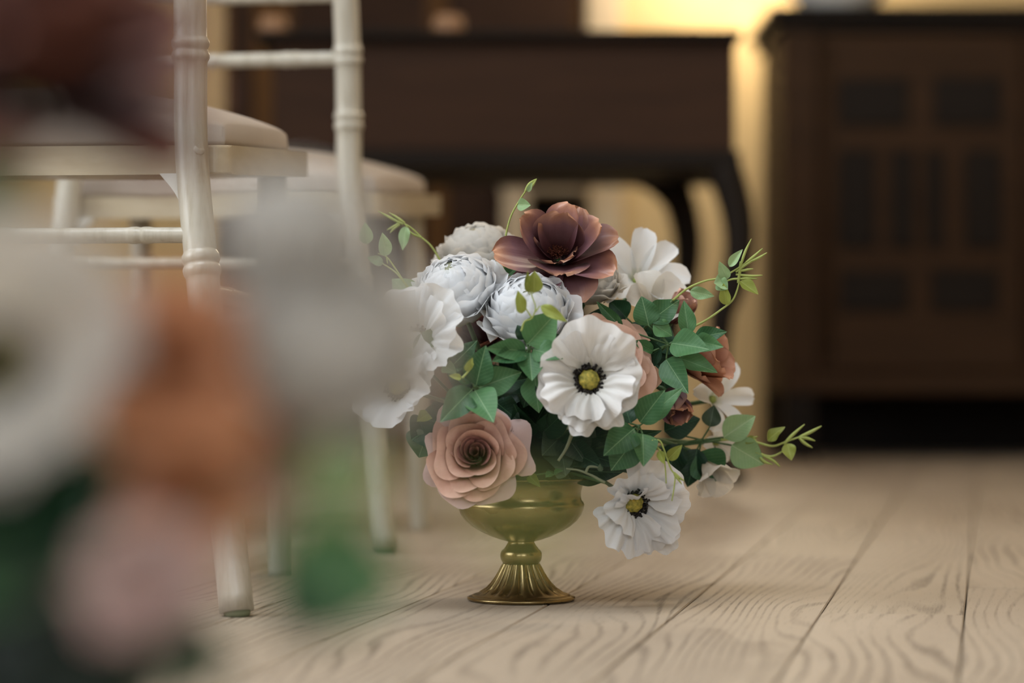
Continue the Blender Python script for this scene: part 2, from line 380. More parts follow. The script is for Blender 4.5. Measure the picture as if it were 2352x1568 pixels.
# back wall furniture: dark panelling, pilaster, stone surround
def bpx(px, Y): return (px-CX)/F*Y
def bz(py, Y): return H-(py-HY)/F*Y
Yw = BW
pan = struct('trim_1', box_mesh('trim_1', (bpx(515, Yw), Yw-0.02, 0), (bpx(1345, Yw), Yw, 2.2), M['brownpanel']), 'brown wood wall panelling behind the table')
for (a, b) in ((515, 600), (655, 1000), (1010, 1335)):
    obj('panel', box_mesh('panel', (bpx(a, Yw)+0.02, Yw-0.035, 0.1), (bpx(b, Yw)-0.02, Yw-0.02, 2.1), M['darkwood'], 0.004, 1), pan)
struct('trim_2', box_mesh('trim_2', (bpx(1348, Yw), Yw-0.05, 0), (bpx(1428, Yw), Yw, 2.2), M['stone'], 0.006, 1), 'pale pilaster on the back wall')
sr = struct('trim_3', box_mesh('trim_3', (bpx(1150, Yw-0.2), Yw-0.2, bz(450, Yw)), (bpx(1346, Yw-0.2), Yw-0.04, bz(392, Yw)), M['stone'], 0.008, 1), 'pale stone ledge seen under the table')
obj('jamb', box_mesh('jamb', (bpx(1155, Yw-0.2), Yw-0.19, 0), (bpx(1215, Yw-0.2), Yw-0.04, bz(450, Yw)), M['stone'], 0.006, 1), sr)
obj('recess', box_mesh('recess', (bpx(1215, Yw-0.2), Yw-0.08, 0), (bpx(1346, Yw-0.2), Yw-0.04, bz(450, Yw)), M['ebony']), sr)

# ------------------------------------------------------------------ wall lamp (above the frame, lights the strip of wall between table and cabinet)
WL = Vector((bpx(1705, Yw), Yw-0.16, 1.26))
wl = empty('wall_lamp', (WL.x, Yw, WL.z), 0, 'brass wall lamp glowing over the lit strip of back wall', 'lamp')
obj('back_plate', lathe_mesh('back_plate', [(0.0, -0.012), (0.05, -0.012), (0.045, 0.0), (0.0, 0.004)], M['brass'], 32), wl).rotation_euler = (PI/2, 0, 0)
obj('arm', tube_mesh('arm', spline([(0, -0.005, 0), (0, -0.1, -0.03), (0, -0.16, 0.0)]), 0.008, M['brass']), wl)
obj('bulb', lathe_mesh('bulb', [(0.0, 0.0), (0.012, 0.005), (0.028, 0.04), (0.022, 0.075), (0.0, 0.09)], M['glow'], 20), wl).location = (0, -0.16, 0.0)
pl = bpy.data.lights.new('wall_lamp_light', 'POINT'); pl.energy = 26; pl.color = (1.0, 0.85, 0.62); pl.shadow_soft_size = 0.05
po = bpy.data.objects.new('lamp_light', pl); link(po, wl); po.location = (0, -0.2, 0.05)

cl = empty('pendant_lamp', (0.7, 3.3, 2.995), 0, 'warm glass pendant lamp hanging over the middle of the floor', 'lamp')
obj('ceiling_rose', lathe_mesh('ceiling_rose', [(0, 0.005), (0.06, 0.0), (0.05, -0.02), (0, -0.025)], M['brass'], 32), cl)
obj('cord', tube_mesh('cord', [(0, 0, -0.02), (0, 0, -0.5)], 0.004, M['brass']), cl)
obj('globe', lathe_mesh('globe', [(0.02, -0.48), (0.09, -0.52), (0.13, -0.60), (0.10, -0.70), (0.0, -0.74)], M['glow'], 32), cl)
l_ = bpy.data.lights.new('pendant_light', 'POINT'); l_.energy = 36; l_.color = (1.0, 0.84, 0.64); l_.shadow_soft_size = 0.14
lo_ = bpy.data.objects.new('pendant_light', l_); link(lo_, cl); lo_.location = (0, 0, -0.9)
# ------------------------------------------------------------------ table with curved legs
TY = 4.74
sT = F/TY
tb = empty('writing_table', (bpx(1150, TY), TY+0.25, 0), 0, 'long dark mahogany table with deep apron and curved legs', 'table')
o0 = tb.location
def tpart(nm, me):
    o = obj(nm, me, tb); o.location = -Vector(o0); return o
xl, xr = bpx(625, TY), bpx(1688, TY)
tpart('table_top', box_mesh('table_top', (xl-0.03, TY-0.03, bz(93, TY)), (xr+0.012, TY+0.55, bz(72, TY)), M['ebony'], 0.005, 2))
tpart('apron', box_mesh('apron', (xl, TY, bz(345, TY)), (xr, TY+0.52, bz(93, TY)), M['darkwood'], 0.003, 1))
tpart('moulding', box_mesh('moulding', (xl-0.01, TY-0.012, bz(385, TY)), (xr+0.01, TY+0.53, bz(345, TY)), M['ebony'], 0.006, 2))
for (bx_, by_, sd) in ((xr-0.02, TY+0.02, 1), (xl+0.02, TY+0.02, -1), (xr-0.085, TY+0.47, 1), (xl+0.085, TY+0.47, -1)):
    zt = bz(380, TY); pts, rd = [], []
    for i in range(25):
        t = i/24; z = zt*(1-t)
        x = bx_+sd*(0.030*math.sin(min(1, t*2.2)*PI)*(1 if t < 0.5 else 0)+(-0.012)*math.sin(max(0, t-0.4)/0.6*PI)+ (0.02*(t-0.9)/0.1 if t > 0.9 else 0))
        pts.append((x, by_-0.015*math.sin(t*PI), z))
        rd.append(0.034-0.018*min(1, t*1.3)+(0.012*(t-0.92)/0.08 if t > 0.92 else 0))
    tpart('leg', tube_mesh('leg', pts, rd, M['ebony'], 12))
# corner brackets giving the arched openings beneath
for sd, xx in ((1, bpx(1556, TY+0.4)), (-1, xl+0.085)):
    poly = []
    for i in range(9):
        a = PI/2*i/8; poly.append((xx-sd*0.11*(1-math.sin(a)), -0.12*(1-math.cos(a))))
    bm = bmesh.new(); zt = bz(384, TY)
    fr = [bm.verts.new((p[0], TY+0.44, zt+p[1])) for p in poly]+[bm.verts.new((xx, TY+0.44, zt))]
    f = bm.faces.new(fr); r = bmesh.ops.extrude_face_region(bm, geom=[f])
    for v in r['geom']:
        if isinstance(v, bmesh.types.BMVert): v.co.y += 0.025
    bmesh.ops.recalc_face_normals(bm, faces=bm.faces[:])
    me = bpy.data.meshes.new('bracket'); bm.to_mesh(me); bm.free(); me.materials.append(M['ebony']); tpart('bracket', me)
# small tan pots on the table top
for (px, rr, lab) in ((1030, 0.03, 'small tan pot on the dark table, right of the far white chair post'), (627, 0.028, 'small tan pot on the left end of the dark table')):
    p = obj('pot', lathe_mesh('pot', [(0, 0), (rr*0.7, 0), (rr, rr*0.6), (rr*0.95, rr*1.2), (rr*0.8, rr*1.4), (rr*0.72, rr*1.36), (rr*0.8, rr*0.7), (0, rr*0.3)], M['tan'], 24))
    p.location = (bpx(px, TY+0.1), TY+0.1, bz(72, TY)); tag(p, lab, 'pot', 'tan pots on the table')

# ------------------------------------------------------------------ old carved cabinet on the right
KY = 5.85
kb = empty('carved_cabinet', (bpx(2240, KY), KY+0.25, 0), 0, 'dark oak cabinet with geometric panelled doors on the right', 'cabinet')
k0 = Vector(kb.location)
def kpart(nm, me, par=None):
    o = obj(nm, me, par or kb)
    if par is None: o.location = -k0
    return o
kx0, kx1 = bpx(1800, KY), bpx(2700, KY)
kz0, kz1 = bz(905, KY), bz(42, KY)
kpart('body', box_mesh('body', (kx0, KY+0.02, kz0), (kx1, KY+0.5, kz1), M['cabinet'], 0.004, 1))
kpart('cabinet_top', box_mesh('cabinet_top', (bpx(1765, KY), KY-0.035, kz1), (kx1+0.04, KY+0.52, bz(16, KY)), M['ebony'], 0.008, 2))
kpart('cornice', box_mesh('cornice', (bpx(1785, KY), KY-0.015, kz1-0.03), (kx1+0.02, KY+0.51, kz1), M['ebony'], 0.006, 2))
for x in (kx0, kx1-0.075):
    for yy in (KY, KY+0.42):
        kpart('leg', box_mesh('leg', (x, yy, 0), (x+0.075, yy+0.08, kz0+0.01), M['ebony'], 0.004, 1))
kpart('gap_shade_board', box_mesh('gap_shade_board', (kx0+0.02, KY+0.47, 0), (kx1-0.02, KY+0.5, kz0), M['ebony']))  # dark board added to stand in for the black shade under the cabinet
kpart('bottom_rail', box_mesh('bottom_rail', (kx0, KY-0.008, kz0), (kx1, KY+0.03, kz0+0.05), M['cabinet'], 0.004, 1))
kpart('stile', box_mesh('stile', (kx0, KY-0.01, kz0+0.05), (bpx(1880, KY), KY+0.03, kz1-0.03), M['cabinet'], 0.004, 1))
for (d0, d1) in ((1888, 2345), (2352, 2690)):
    dr = kpart('door', box_mesh('door', (bpx(d0, KY), KY-0.004, kz0+0.055), (bpx(d1, KY), KY+0.025, kz1-0.035), M['cabinet'], 0.003, 1))
    if d0 == 1888:
        pl_ = [(1925, 180, 2085, 290), (2145, 178, 2300, 290), (1925, 345, 2010, 570), (2045, 345, 2100, 570), (2125, 345, 2168, 570), (2215, 345, 2300, 570), (1930, 622, 2085, 715), (2138, 618, 2292, 715)]
    else:
        pl_ = [(2390, 180, 2480, 290), (2530, 180, 2650, 290), (2380, 370, 2450, 540), (2500, 370, 2650, 540), (2400, 620, 2620, 715)]
    for (x0, y0, x1, y1) in pl_:
        kpart('panel', box_mesh('panel', (bpx(x0, KY), KY-0.012, bz(y1, KY)), (bpx(x1, KY), KY-0.003, bz(y0, KY)), M['cabpanel'], 0.005, 1), dr)
        cx_, cz_ = bpx((x0+x1)/2, KY), bz((y0+y1)/2, KY)
    kpart('bead', tube_mesh('bead', [(bpx(d0+18, KY), KY-0.006, kz0+0.08), (bpx(d0+18, KY), KY-0.006, kz1-0.06)], 0.006, M['cabinet']), dr)
dish = obj('shallow_bowl', lathe_mesh('shallow_bowl', [(0, 0.0), (0.07, 0.0), (0.082, 0.008), (0.12, 0.05), (0.135, 0.075), (0.13, 0.076), (0.11, 0.05), (0.07, 0.014), (0, 0.01)], M['ceramic'], 40))
dish.location = (bpx(1925, KY+0.1), KY+0.1, bz(16, KY)); tag(dish, 'white ceramic bowl on top of the carved cabinet', 'bowl')

# ------------------------------------------------------------------ limewashed bamboo-style chairs
def bamboo(name, pts, r, rings, mat, parent, n=16, taper=1.0):
    """turned rod along pts with double ring bands at arc positions (0..1)"""
    P = spline(pts, 40 if len(pts) < 4 else 24); m = len(P)
    acc = [0]
    for i in range(1, m): acc.append(acc[-1]+(P[i]-P[i-1]).length)
    tot = acc[-1]
    def pos(s):
        s = max(0, min(1, s))*tot
        for i in range(1, m):
            if acc[i] >= s:
                f = (s-acc[i-1])/max(1e-9, acc[i]-acc[i-1]); return P[i-1].lerp(P[i], f)
        return P[-1]
    ss = set(i/60 for i in range(61))
    for c in rings:
        for d in (-0.013, -0.0115, -0.009, -0.0045, -0.0015, 0, 0.0015, 0.0045, 0.009, 0.0115, 0.013): ss.add(round(c+d/tot, 6))
    ss = sorted(s for s in ss if 0 <= s <= 1); rad = []
    for s in ss:
        b = 0.0
        for c in rings:
            d = abs(s-c)*tot
            if d < 0.012: b = max(b, (0.0022*max(0, 1-((d-0.006)/0.0055)**2)+0.0004)*min(1.0, (r/0.0158)**1.5))
        rad.append(r*(1+(taper-1)*s)+b)
    return obj(name, tube_mesh(name, [pos(s) for s in ss], rad, mat, n), parent)
def make_chair(loc, rz, label, grp):
    """origin: floor under the midpoint of the rear posts; +y forward, +x right"""
    c = empty('banquet_chair', loc, rz, label, 'chair', grp)
    L = M['lime']
    for s in (-1, 1):
        # rear post: floor to top of back; ring heights .02?, .318 .525 .608 .69
        pts = [(s*0.241, -0.074, 0.004), (s*0.221, -0.048, 0.14), (s*0.196, -0.018, 0.318), (s*0.182, 0.0, 0.43), (s*0.180, 0.004, 0.525), (s*0.180, -0.004, 0.62), (s*0.178, -0.03, 0.78), (s*0.176, -0.055, 0.92)]
        tot = 0.94
        p = bamboo('back_post', pts, 0.0163, [], L, c)
        o = bpy.data.objects[p.name]
        me = p.data; C.objects.unlink(p); bpy.data.objects.remove(p)
        hs = [0.318, 0.525, 0.608, 0.70, 0.80]
        # find arc fraction for each ring height
        SP = spline(pts, 24); ac = [0]
        for i in range(1, len(SP)): ac.append(ac[-1]+(SP[i]-SP[i-1]).length)
        fr = []
        for h in hs:
            for i in range(1, len(SP)):
                if SP[i].z >= h: fr.append(ac[i]/ac[-1]); break
        p = bamboo('back_post', pts, 0.0158, fr, L, c, 20)
        obj('foot_glide', lathe_mesh('foot_glide', [(0, 0), (0.011, 0), (0.0125, 0.003), (0.0125, 0.0065), (0, 0.007)], M['stem_grey'], 16), p).location = (s*0.241, -0.074, 0)
        bpy.data.meshes.remove(me)
        # plug screw on the outer face of the post
        pg = obj('screw_plug', lathe_mesh('screw_plug', [(0, 0.0015), (0.005, 0.0012), (0.0062, 0), (0.0062, -0.004)], L, 16), p)
        pg.location = (s*0.1915, -0.0105, 0.433); pg.rotation_euler = (PI/2-0.3, 0, s*0.75)
        bamboo('leg', [(s*0.193, 0.345, 0.435), (s*0.196, 0.35, 0.2), (s*0.20, 0.362, 0.0)], 0.0155, [0.3, 0.66], L, c, 16, 0.85)
        bamboo('side_stretcher', [(s*0.196, -0.018, 0.30), (s*0.196, 0.352, 0.29)], 0.0085, [0.33, 0.66], L, c, 12)
    # seat board, rising a little to the front
    poly = []
    rr = 0.02
    cor = [(-0.212, 0.018, 0.0), (0.212, 0.018, 0.0), (0.230, 0.378, 0.021), (-0.230, 0.378, 0.021)]
    for i in range(4):
        p0, p1, p2 = Vector(cor[i-1]), Vector(cor[i]), Vector(cor[(i+1) % 4])
        a = p1+(p0-p1).normalized()*rr; b = p1+(p2-p1).normalized()*rr
        for t in (0, 0.25, 0.5, 0.75, 1):
            poly.append(tuple((1-t)**2*a+2*t*(1-t)*p1+t*t*b))
    obj('seat', prism_mesh('seat', poly, 0.4115, 0.4395, M['seat'], 0.0022), c)
    # cushion: rounded pillow
    N = 28; vs, uvs, fs = [], [], []
    def cush(top):
        for j in range(N+1):
            for i in range(N+1):
                u = i/N*2-1; v = j/N*2-1
                sx = math.copysign(abs(math.sin(u*PI/2))**0.9, u); sy = math.copysign(abs(math.sin(v*PI/2))**0.9, v)
                e = max(0.0, (1-abs(u)**4.5)*(1-abs(v)**4.5))
                x = sx*0.211; y = 0.2+sy*0.168
                k = 1.0-0.02*(abs(sx*sy))**3
                z0 = 0.4400+0.0589*(y-0.018)
                z = z0+ (0.006+0.020*e**0.28+0.037*(1-sx*sx)*(1-sy**4) if top else 0.0)
                if not top and (abs(u) == 1 or abs(v) == 1): z = z0+0.004
                vs.append((x*k, 0.2+(y-0.2)*k, z))
    cush(True); n1 = len(vs); cush(False)
    fs = grid_faces(N, N); fs2 = [tuple(reversed([q+n1 for q in f])) for f in grid_faces(N, N)]
    rim = [i for i in range(N+1)]+[j*(N+1)+N for j in range(1, N+1)]+[N*(N+1)+i for i in range(N-1, -1, -1)]+[j*(N+1) for j in range(N-1, 0, -1)]
    sd = [(rim[i]+n1, rim[(i+1) % len(rim)]+n1, rim[(i+1) % len(rim)], rim[i]) for i in range(len(rim))]
    obj('cushion', mesh('cushion', vs, fs+fs2+sd, M['fabric']), c)
    # rear, front stretchers and back rails
    bamboo('rear_stretcher', [(-0.189, -0.013, 0.352), (0.189, -0.013, 0.352)], 0.0075, [0.14, 0.5, 0.86], L, c, 12)
    bamboo('front_stretcher', [(-0.196, 0.352, 0.27), (0.196, 0.352, 0.27)], 0.0085, [0.2, 0.5, 0.8], L, c, 12)
    bamboo('back_rail', [(-0.180, -0.002, 0.606), (0.180, -0.002, 0.606)], 0.0088, [0.2, 0.5, 0.8], L, c, 12)
    bamboo('back_rail', [(-0.180, -0.013, 0.683), (0.180, -0.013, 0.683)], 0.0088, [0.2, 0.5, 0.8], L, c, 12)
    bamboo('back_rail', [(-0.177, -0.05, 0.895), (0.177, -0.05, 0.895)], 0.0105, [0.2, 0.5, 0.8], L, c, 12)
    for i in range(5):
        x = -0.12+0.06*i
        bamboo('spindle', [(x, -0.013, 0.683), (x, -0.05, 0.893)], 0.0065, [0.5], L, c, 10)
    # arch brackets under the rear of the seat
    for s in (-1, 1):
        poly = [(s*0.172, 0.4115), (s*0.150, 0.4115)]
        for i in range(1, 8):
            a = PI/2*i/8; poly.append((s*(0.150+0.022*math.sin(a)*math.sin(a)), 0.4115-0.036*(1-math.cos(a))*1.0-0.004*math.sin(a)))
        poly.append((s*0.175, 0.373))
        bm = bmesh.new(); fr = [bm.verts.new((p[0], 0.004, p[1])) for p in poly]
        f = bm.faces.new(fr); r = bmesh.ops.extrude_face_region(bm, geom=[f])
        for v in r['geom']:
            if isinstance(v, bmesh.types.BMVert): v.co.y += 0.012
        bmesh.ops.recalc_face_normals(bm, faces=bm.faces[:])
        me = bpy.data.meshes.new('bracket'); bm.to_mesh(me); bm.free(); me.materials.append(M['frame']); obj('bracket', me, c)
    return c
def chair_at(px, Y, rot, label):
    """place so that the right rear post at seat height projects to column px at depth Y"""
    X = bpx(px, Y); v = Vector((0.182, 0, 0)); v.rotate(Matrix.Rotation(-rot, 3, 'Z'))
    return make_chair((X-v.x, Y-v.y, 0), -rot, label, 'limewashed chairs in a row')
chair_at(440, 2.425, math.radians(5.5), 'nearest limewashed bamboo-style chair with beige cushion, in focus at left')
chair_at(803, 3.165, math.radians(9.0), 'blurred limewashed chair further back, its seat just left of the bouquet')

# ------------------------------------------------------------------ footed gold vase
foot_prof = [(0.0, 0.0), (0.050, 0.0), (0.0526, 0.0016), (0.0526, 0.0034), (0.0500, 0.0046), (0.0480, 0.0046), (0.0472, 0.0058), (0.0455, 0.0066), (0.0425, 0.0072), (0.0375, 0.0096), (0.0325, 0.0130), (0.0283, 0.0175), (0.0245, 0.0228), (0.0214, 0.0282), (0.0190, 0.0332), (0.0178, 0.0360)]
knop_prof = [(0.0172, 0.0352), (0.0182, 0.0372), (0.0198, 0.0400), (0.0204, 0.0435), (0.0200, 0.0465), (0.0188, 0.0488), (0.0172, 0.0500), (0.0160, 0.0516), (0.0140, 0.0545), (0.0128, 0.0568), (0.0130, 0.0584)]
bowl_prof = [(0.0128, 0.0575), (0.0200, 0.0594), (0.0300, 0.0630), (0.0400, 0.0678), (0.0480, 0.0726), (0.0545, 0.0782), (0.0588, 0.0840), (0.0608, 0.0890), (0.0616, 0.0932), (0.0606, 0.0958), (0.0590, 0.0974), (0.0583, 0.1010), (0.0584, 0.1060), (0.0598, 0.1110), (0.0630, 0.1155), (0.0680, 0.1180), (0.0735, 0.1192), (0.0745, 0.1200), (0.0735, 0.1208), (0.0660, 0.1196), (0.0600, 0.1160), (0.0560, 0.1080), (0.0560, 0.0980), (0.0500, 0.0800), (0.0300, 0.0680), (0.0, 0.0650)]
def foot_mod(i, a):
    if 9 <= i <= 15:
        k = 0.13 if i < 15 else 0.06
        return k*(abs(math.sin(a*9))**0.8-0.6)
    return 0
def bowl_mod(i, a):
    if 2 <= i <= 6: return 0.016*(abs(math.cos(a*8))**0.7-0.5)*math.sin((i-1)/6*PI)
    return 0
vase_meshes = (lathe_mesh('foot', foot_prof, M['gold'], 216, foot_mod), lathe_mesh('knop', knop_prof, M['gold'], 64), lathe_mesh('bowl', bowl_prof, M['gold'], 192, bowl_mod))
def make_vase(loc, label):
    v = empty('footed_vase', loc, 0.15, label, 'vase')
    for nm, me in zip(('foot', 'knop', 'bowl'), vase_meshes): obj(nm, me, v)
    return v
VP = Vector((bpx(1197, 2.497), 2.497, 0.0))
make_vase(VP, 'champagne gold footed bowl vase with fluted base standing on the planks')
FV = Vector((-0.195, 0.88, 0.0))
make_vase(FV, 'gold footed vase below the blurred foreground bouquet, out of frame')
def foam(loc, r, label):
    bm = bmesh.new(); bmesh.ops.create_icosphere(bm, subdivisions=3, radius=1.0)
    for v in bm.verts:
        d = 1+0.08*mnoise.noise(v.co*3)
        v.co = Vector((v.co.x*r*d, v.co.y*r*d, v.co.z*r*0.75*d))
    me = bpy.data.meshes.new('floral_foam'); bm.to_mesh(me); bm.free(); me.materials.append(M['foam'])
    me.polygons.foreach_set('use_smooth', [True]*len(me.polygons))
    o = obj('floral_foam', me); o.location = loc; tag(o, label, 'floral foam'); return o
foam(VP+Vector((0, 0, 0.135)), 0.052, 'dark floral foam sitting in the gold vase, hidden by leaves')
foam(FV+Vector((0, 0, 0.135)), 0.055, 'dark floral foam in the blurred foreground arrangement')

# ------------------------------------------------------------------ petals
def spoon_mesh(name, L, W, th0, th1, cup, ruf, kk, vm, base, tip, mat, r0=0.003, nu=10, nv=12, seed=0):
    rr = random.Random(seed); ph = rr.uniform(0, 6.28); ph2 = rr.uniform(0, 6.28); skew = rr.uniform(-0.12, 0.12)
    vs, uvs = [], []; r, z = r0, 0.0
    for j in range(nv+1):
        v = j/nv; th = th0+(th1-th0)*v*v*(3-2*v)
        if j: r += math.sin(th)*L/nv; z += math.cos(th)*L/nv
        if v < vm: wv = base+(1-base)*math.sin(PI/2*v/vm)
        else: wv = max(0.09, (1-((v-vm)/(1-vm))**tip))**(0.5)
        nr, nz = -math.cos(th), math.sin(th)
        for i in range(nu+1):
            u = i/nu*2-1; s = u*W*0.5*wv
            d = cup*s*s/W*4+ruf*v*v*math.sin(kk*u*PI+ph)*abs(u)**0.5+0.3*ruf*v*math.sin(kk*2.3*u*PI+ph2)
            vv = skew*W*u*u*v*0.5
            rl = 0.0
            vs.append((s+vv, r+nr*d+math.sin(th)*rl, z+nz*d+math.cos(th)*rl)); uvs.append((u*0.5+0.5, v))
    return mesh(name, vs, grid_faces(nu, nv), mat, True, uvs)
def fan_mesh(name, Rr, span, th0, th1, ruf, kk, edge, mat, r0=0.004, nu=40, nv=16, seed=0, dip=0.48):
    """broad crinkled poppy petal"""
    rr = random.Random(seed); vs, uvs = [], []; r, z = r0, 0.0
    ph = [rr.uniform(0, 6.28) for _ in range(6)]
    for j in range(nv+1):
        v = j/nv; th = th0+(th1-th0)*v-dip*math.sin(PI*min(1, v*1.15))
        if j: r += math.sin(th)*Rr/nv; z += math.cos(th)*Rr/nv
        for i in range(nu+1):
            u = i/nu*2-1
            fi = u*span*(0.55+0.45*min(1, v*1.6))
            lim = 1-0.30*abs(u)**3.5+edge*(math.sin(kk*1.7*u+ph[0])*0.6+math.sin(kk*4.1*u+ph[1])*0.35)*v**3
            d = ruf*(v**2.2)*(math.sin(kk*u+ph[2])+0.5*math.sin(kk*2.1*u+ph[3]))+ruf*0.20*v*math.sin(kk*5*u+ph[4]+v*3)+0.0004*math.sin(u*30+ph[5]+2*math.sin(v*5))*v+0.0005*math.sin(u*17+ph[1])*v**3
            q = r*lim; zz = z*(0.5+0.5*lim)
            nr, nz = -math.cos(th), math.sin(th)
            q += nr*d; zz += nz*d
            vs.append((q*math.sin(fi), q*math.cos(fi), zz)); uvs.append((u*0.5+0.5, v))
    return mesh(name, vs, grid_faces(nu, nv), mat, True, uvs)
def cup_mesh(name, rb, rt, zb, zt, span, lip, drop, ruf, kk, edge, pw, mat, nu=18, nv=12, seed=0, twist=0.15):
    """wrapped petal for roses and ranunculus"""
    rr = random.Random(seed); ph, ph2 = rr.uniform(0, 6.28), rr.uniform(0, 6.28); vs, uvs = [], []
    for j in range(nv+1):
        v = j/nv
        for i in range(nu+1):
            u = i/nu*2-1; fi = u*span*(0.45+0.55*min(1, v*1.5))
            t = v*(1-edge*abs(u)**3+0.05*math.sin(kk*1.3*u+ph2)*v)
            sm = max(0, min(1, (t-0.72)/0.28)); sm = sm*sm*(3-2*sm)
            r = rb+(rt-rb)*t**pw+lip*sm+ruf*math.sin(kk*u+ph)*t**3
            r *= 1+twist*u*(0.4+0.6*t)
            z = zb+(zt-zb)*t-drop*sm*sm+0.35*ruf*math.sin(kk*1.7*u+ph2)*t**3
            vs.append((r*math.sin(fi), r*math.cos(fi), z)); uvs.append((u*0.5+0.5, t))
    return mesh(name, vs, grid_faces(nu, nv), mat, True, uvs)
def shell_mesh(name, Rk, ttop, span, ruf, flick, mat, nu=16, nv=10, seed=0):
    """petal lying on a sphere of radius Rk, from the base up to polar angle ttop; its rim flicks outward"""
    rr = random.Random(seed); ph = [rr.uniform(0, 6.28) for _ in range(4)]; vs, uvs = [], []
    for j in range(nv+1):
        v = j/nv
        for i in range(nu+1):
            u = i/nu*2-1
            te = ttop+11*abs(u)**2.6+3.0*math.sin(4.3*u+ph[0])+2.0*math.sin(10*u+ph[1])
            th = math.radians(135+(te-135)*v)
            r = Rk*(1+0.05*u)+flick*v**5+ruf*(v**4)*(math.sin(5*u+ph[2])+0.5*math.sin(11*u+ph[3]))
            fi = u*span*(0.6+0.4*v)
            vs.append((r*math.sin(th)*math.sin(fi)*1.06, r*math.sin(th)*math.cos(fi)*1.06, 0.016+r*math.cos(th)*0.92)); uvs.append((u*0.5+0.5, v))
    return mesh(name, vs, grid_faces(nu, nv), mat, True, uvs)
def ring(root, me_list, n, a0=0.0, jit=0.12, tilt=0.0, name='petal', sc_j=0.06):
    for i in range(n):
        o = obj(name, me_list[i % len(me_list)], root)
        s = 1+R.uniform(-sc_j, sc_j)
        o.matrix_local = Matrix.Rotation(a0+2*PI*i/n+R.uniform(-jit, jit), 4, 'Z') @ Matrix.Rotation(R.uniform(-tilt, tilt), 4, 'X') @ Matrix.Scale(s, 4)
def stem_to(root, target, mat=None, r=0.0022, sag=0.02, start=(0,0,-0.004), name='stem'):
    """stem part in the local space of root, leading back to target (world)"""
    mw = root.matrix_basis; inv = mw.inverted()
    p0 = mw @ Vector(start); zax = (mw.to_3x3() @ Vector((0,0,1))).normalized()
    p3 = Vector(target); d = (p3-p0).length
    p1 = p0-zax*min(0.035, d*0.35); p2 = p3+Vector((0, 0, 1))*min(0.04, d*0.3)
    pts = [p0*(1-t)**3+p1*3*t*(1-t)**2+p2*3*t*t*(1-t)+p3*t**3 for t in [i/14 for i in range(15)]]
    return obj(name, tube_mesh(name, [inv @ p for p in pts], r, mat or M['stem'], 8), root)
VT = VP+Vector((0, 0, 0.135)); FT = FV+Vector((0, 0, 0.135))
def vt(): return VT+Vector((R.uniform(-0.025, 0.025), R.uniform(-0.025, 0.025), R.uniform(-0.01, 0.01)))
def ft(): return FT+Vector((R.uniform(-0.025, 0.025), R.uniform(-0.025, 0.025), R.uniform(-0.01, 0.01)))
def place(name, pos, axis, spin, label, cat='flower', group=None):
    o = bpy.data.objects.new(name, None); o.empty_display_size = 0.01; link(o)
    o.matrix_basis = frame(pos, axis, (0, 0, 1), spin)
    return tag(o, label, cat, group)
def sepals(root, r=0.012, n=5, z=-0.002, mat=None):
    me = spoon_mesh('sepal', r*1.6, r*0.7, 1.7, 2.1, 0.2, 0, 1, 0.35, 0.4, 1.3, mat or M['stem'], 0.002, 4, 6)
    for i in range(n):
        o = obj('sepal', me, root); o.matrix_local = Matrix.Translation((0, 0, z)) @ Matrix.Rotation(2*PI*i/n, 4, 'Z')

# --- rose
rose_cache = {}
def rose(pos, axis, spin, label, scale=1.0, pal=('rose_in', 'rose', 'rose_out'), target=None, group=None, name='rose', full=True):
    key = pal
    if key not in rose_cache:
        A, B, D = (M[k] for k in pal)
        def cm(i, *a, mat): return [cup_mesh('petal', *a, mat=mat, seed=i*10+j) for j in range(3)]
        rose_cache[key] = [
            (cm(1, 0.0010, 0.0042, 0.0, 0.0290, 2.0, 0.0006, 0.0, 0.0005, 2, 0.10, 0.7, mat=A), 2, 0.3),
            (cm(2, 0.0025, 0.0085, 0.0, 0.0300, 1.55, 0.0010, 0.0, 0.0006, 2, 0.12, 0.7, mat=A), 3, 0.9),
            (cm(3, 0.0040, 0.0135, 0.0, 0.0305, 1.35, 0.0016, 0.0005, 0.0008, 2, 0.14, 0.7, mat=A), 3, 0.1),
            (cm(4, 0.0050, 0.0190, 0.0, 0.0300, 1.25, 0.0034, 0.0015, 0.0018, 3.0, 0.16, 0.75, mat=B), 3, 1.2),
            (cm(5, 0.0055, 0.0245, -0.001, 0.0285, 1.10, 0.0052, 0.0025, 0.0026, 3.4, 0.18, 0.75, mat=B), 4, 0.4),
            (cm(6, 0.0060, 0.0305, -0.002, 0.0255, 0.98, 0.0070, 0.0035, 0.0032, 3.8, 0.20, 0.8, mat=B), 5, 0.0),
            (cm(7, 0.0060, 0.0370, -0.003, 0.0200, 0.92, 0.0085, 0.0045, 0.0038, 4.2, 0.22, 0.85, mat=B), 5, 0.7),
            (cm(8, 0.0060, 0.0430, -0.004, 0.0110, 0.80, 0.0100, 0.0055, 0.0044, 4.4, 0.24, 0.9, mat=D), 6, 0.2)]
    o = place(name, pos, axis, spin, label, 'flower', group)
    for q, (ms, n, a0) in enumerate(rose_cache[key]): ring(o, ms, n, a0, 0.22, 0.03+0.012*q, sc_j=0.09)
    sepals(o, 0.012); stem_to(o, target or vt())
    o.matrix_basis = o.matrix_basis @ Matrix.Scale(scale, 4)
    return o
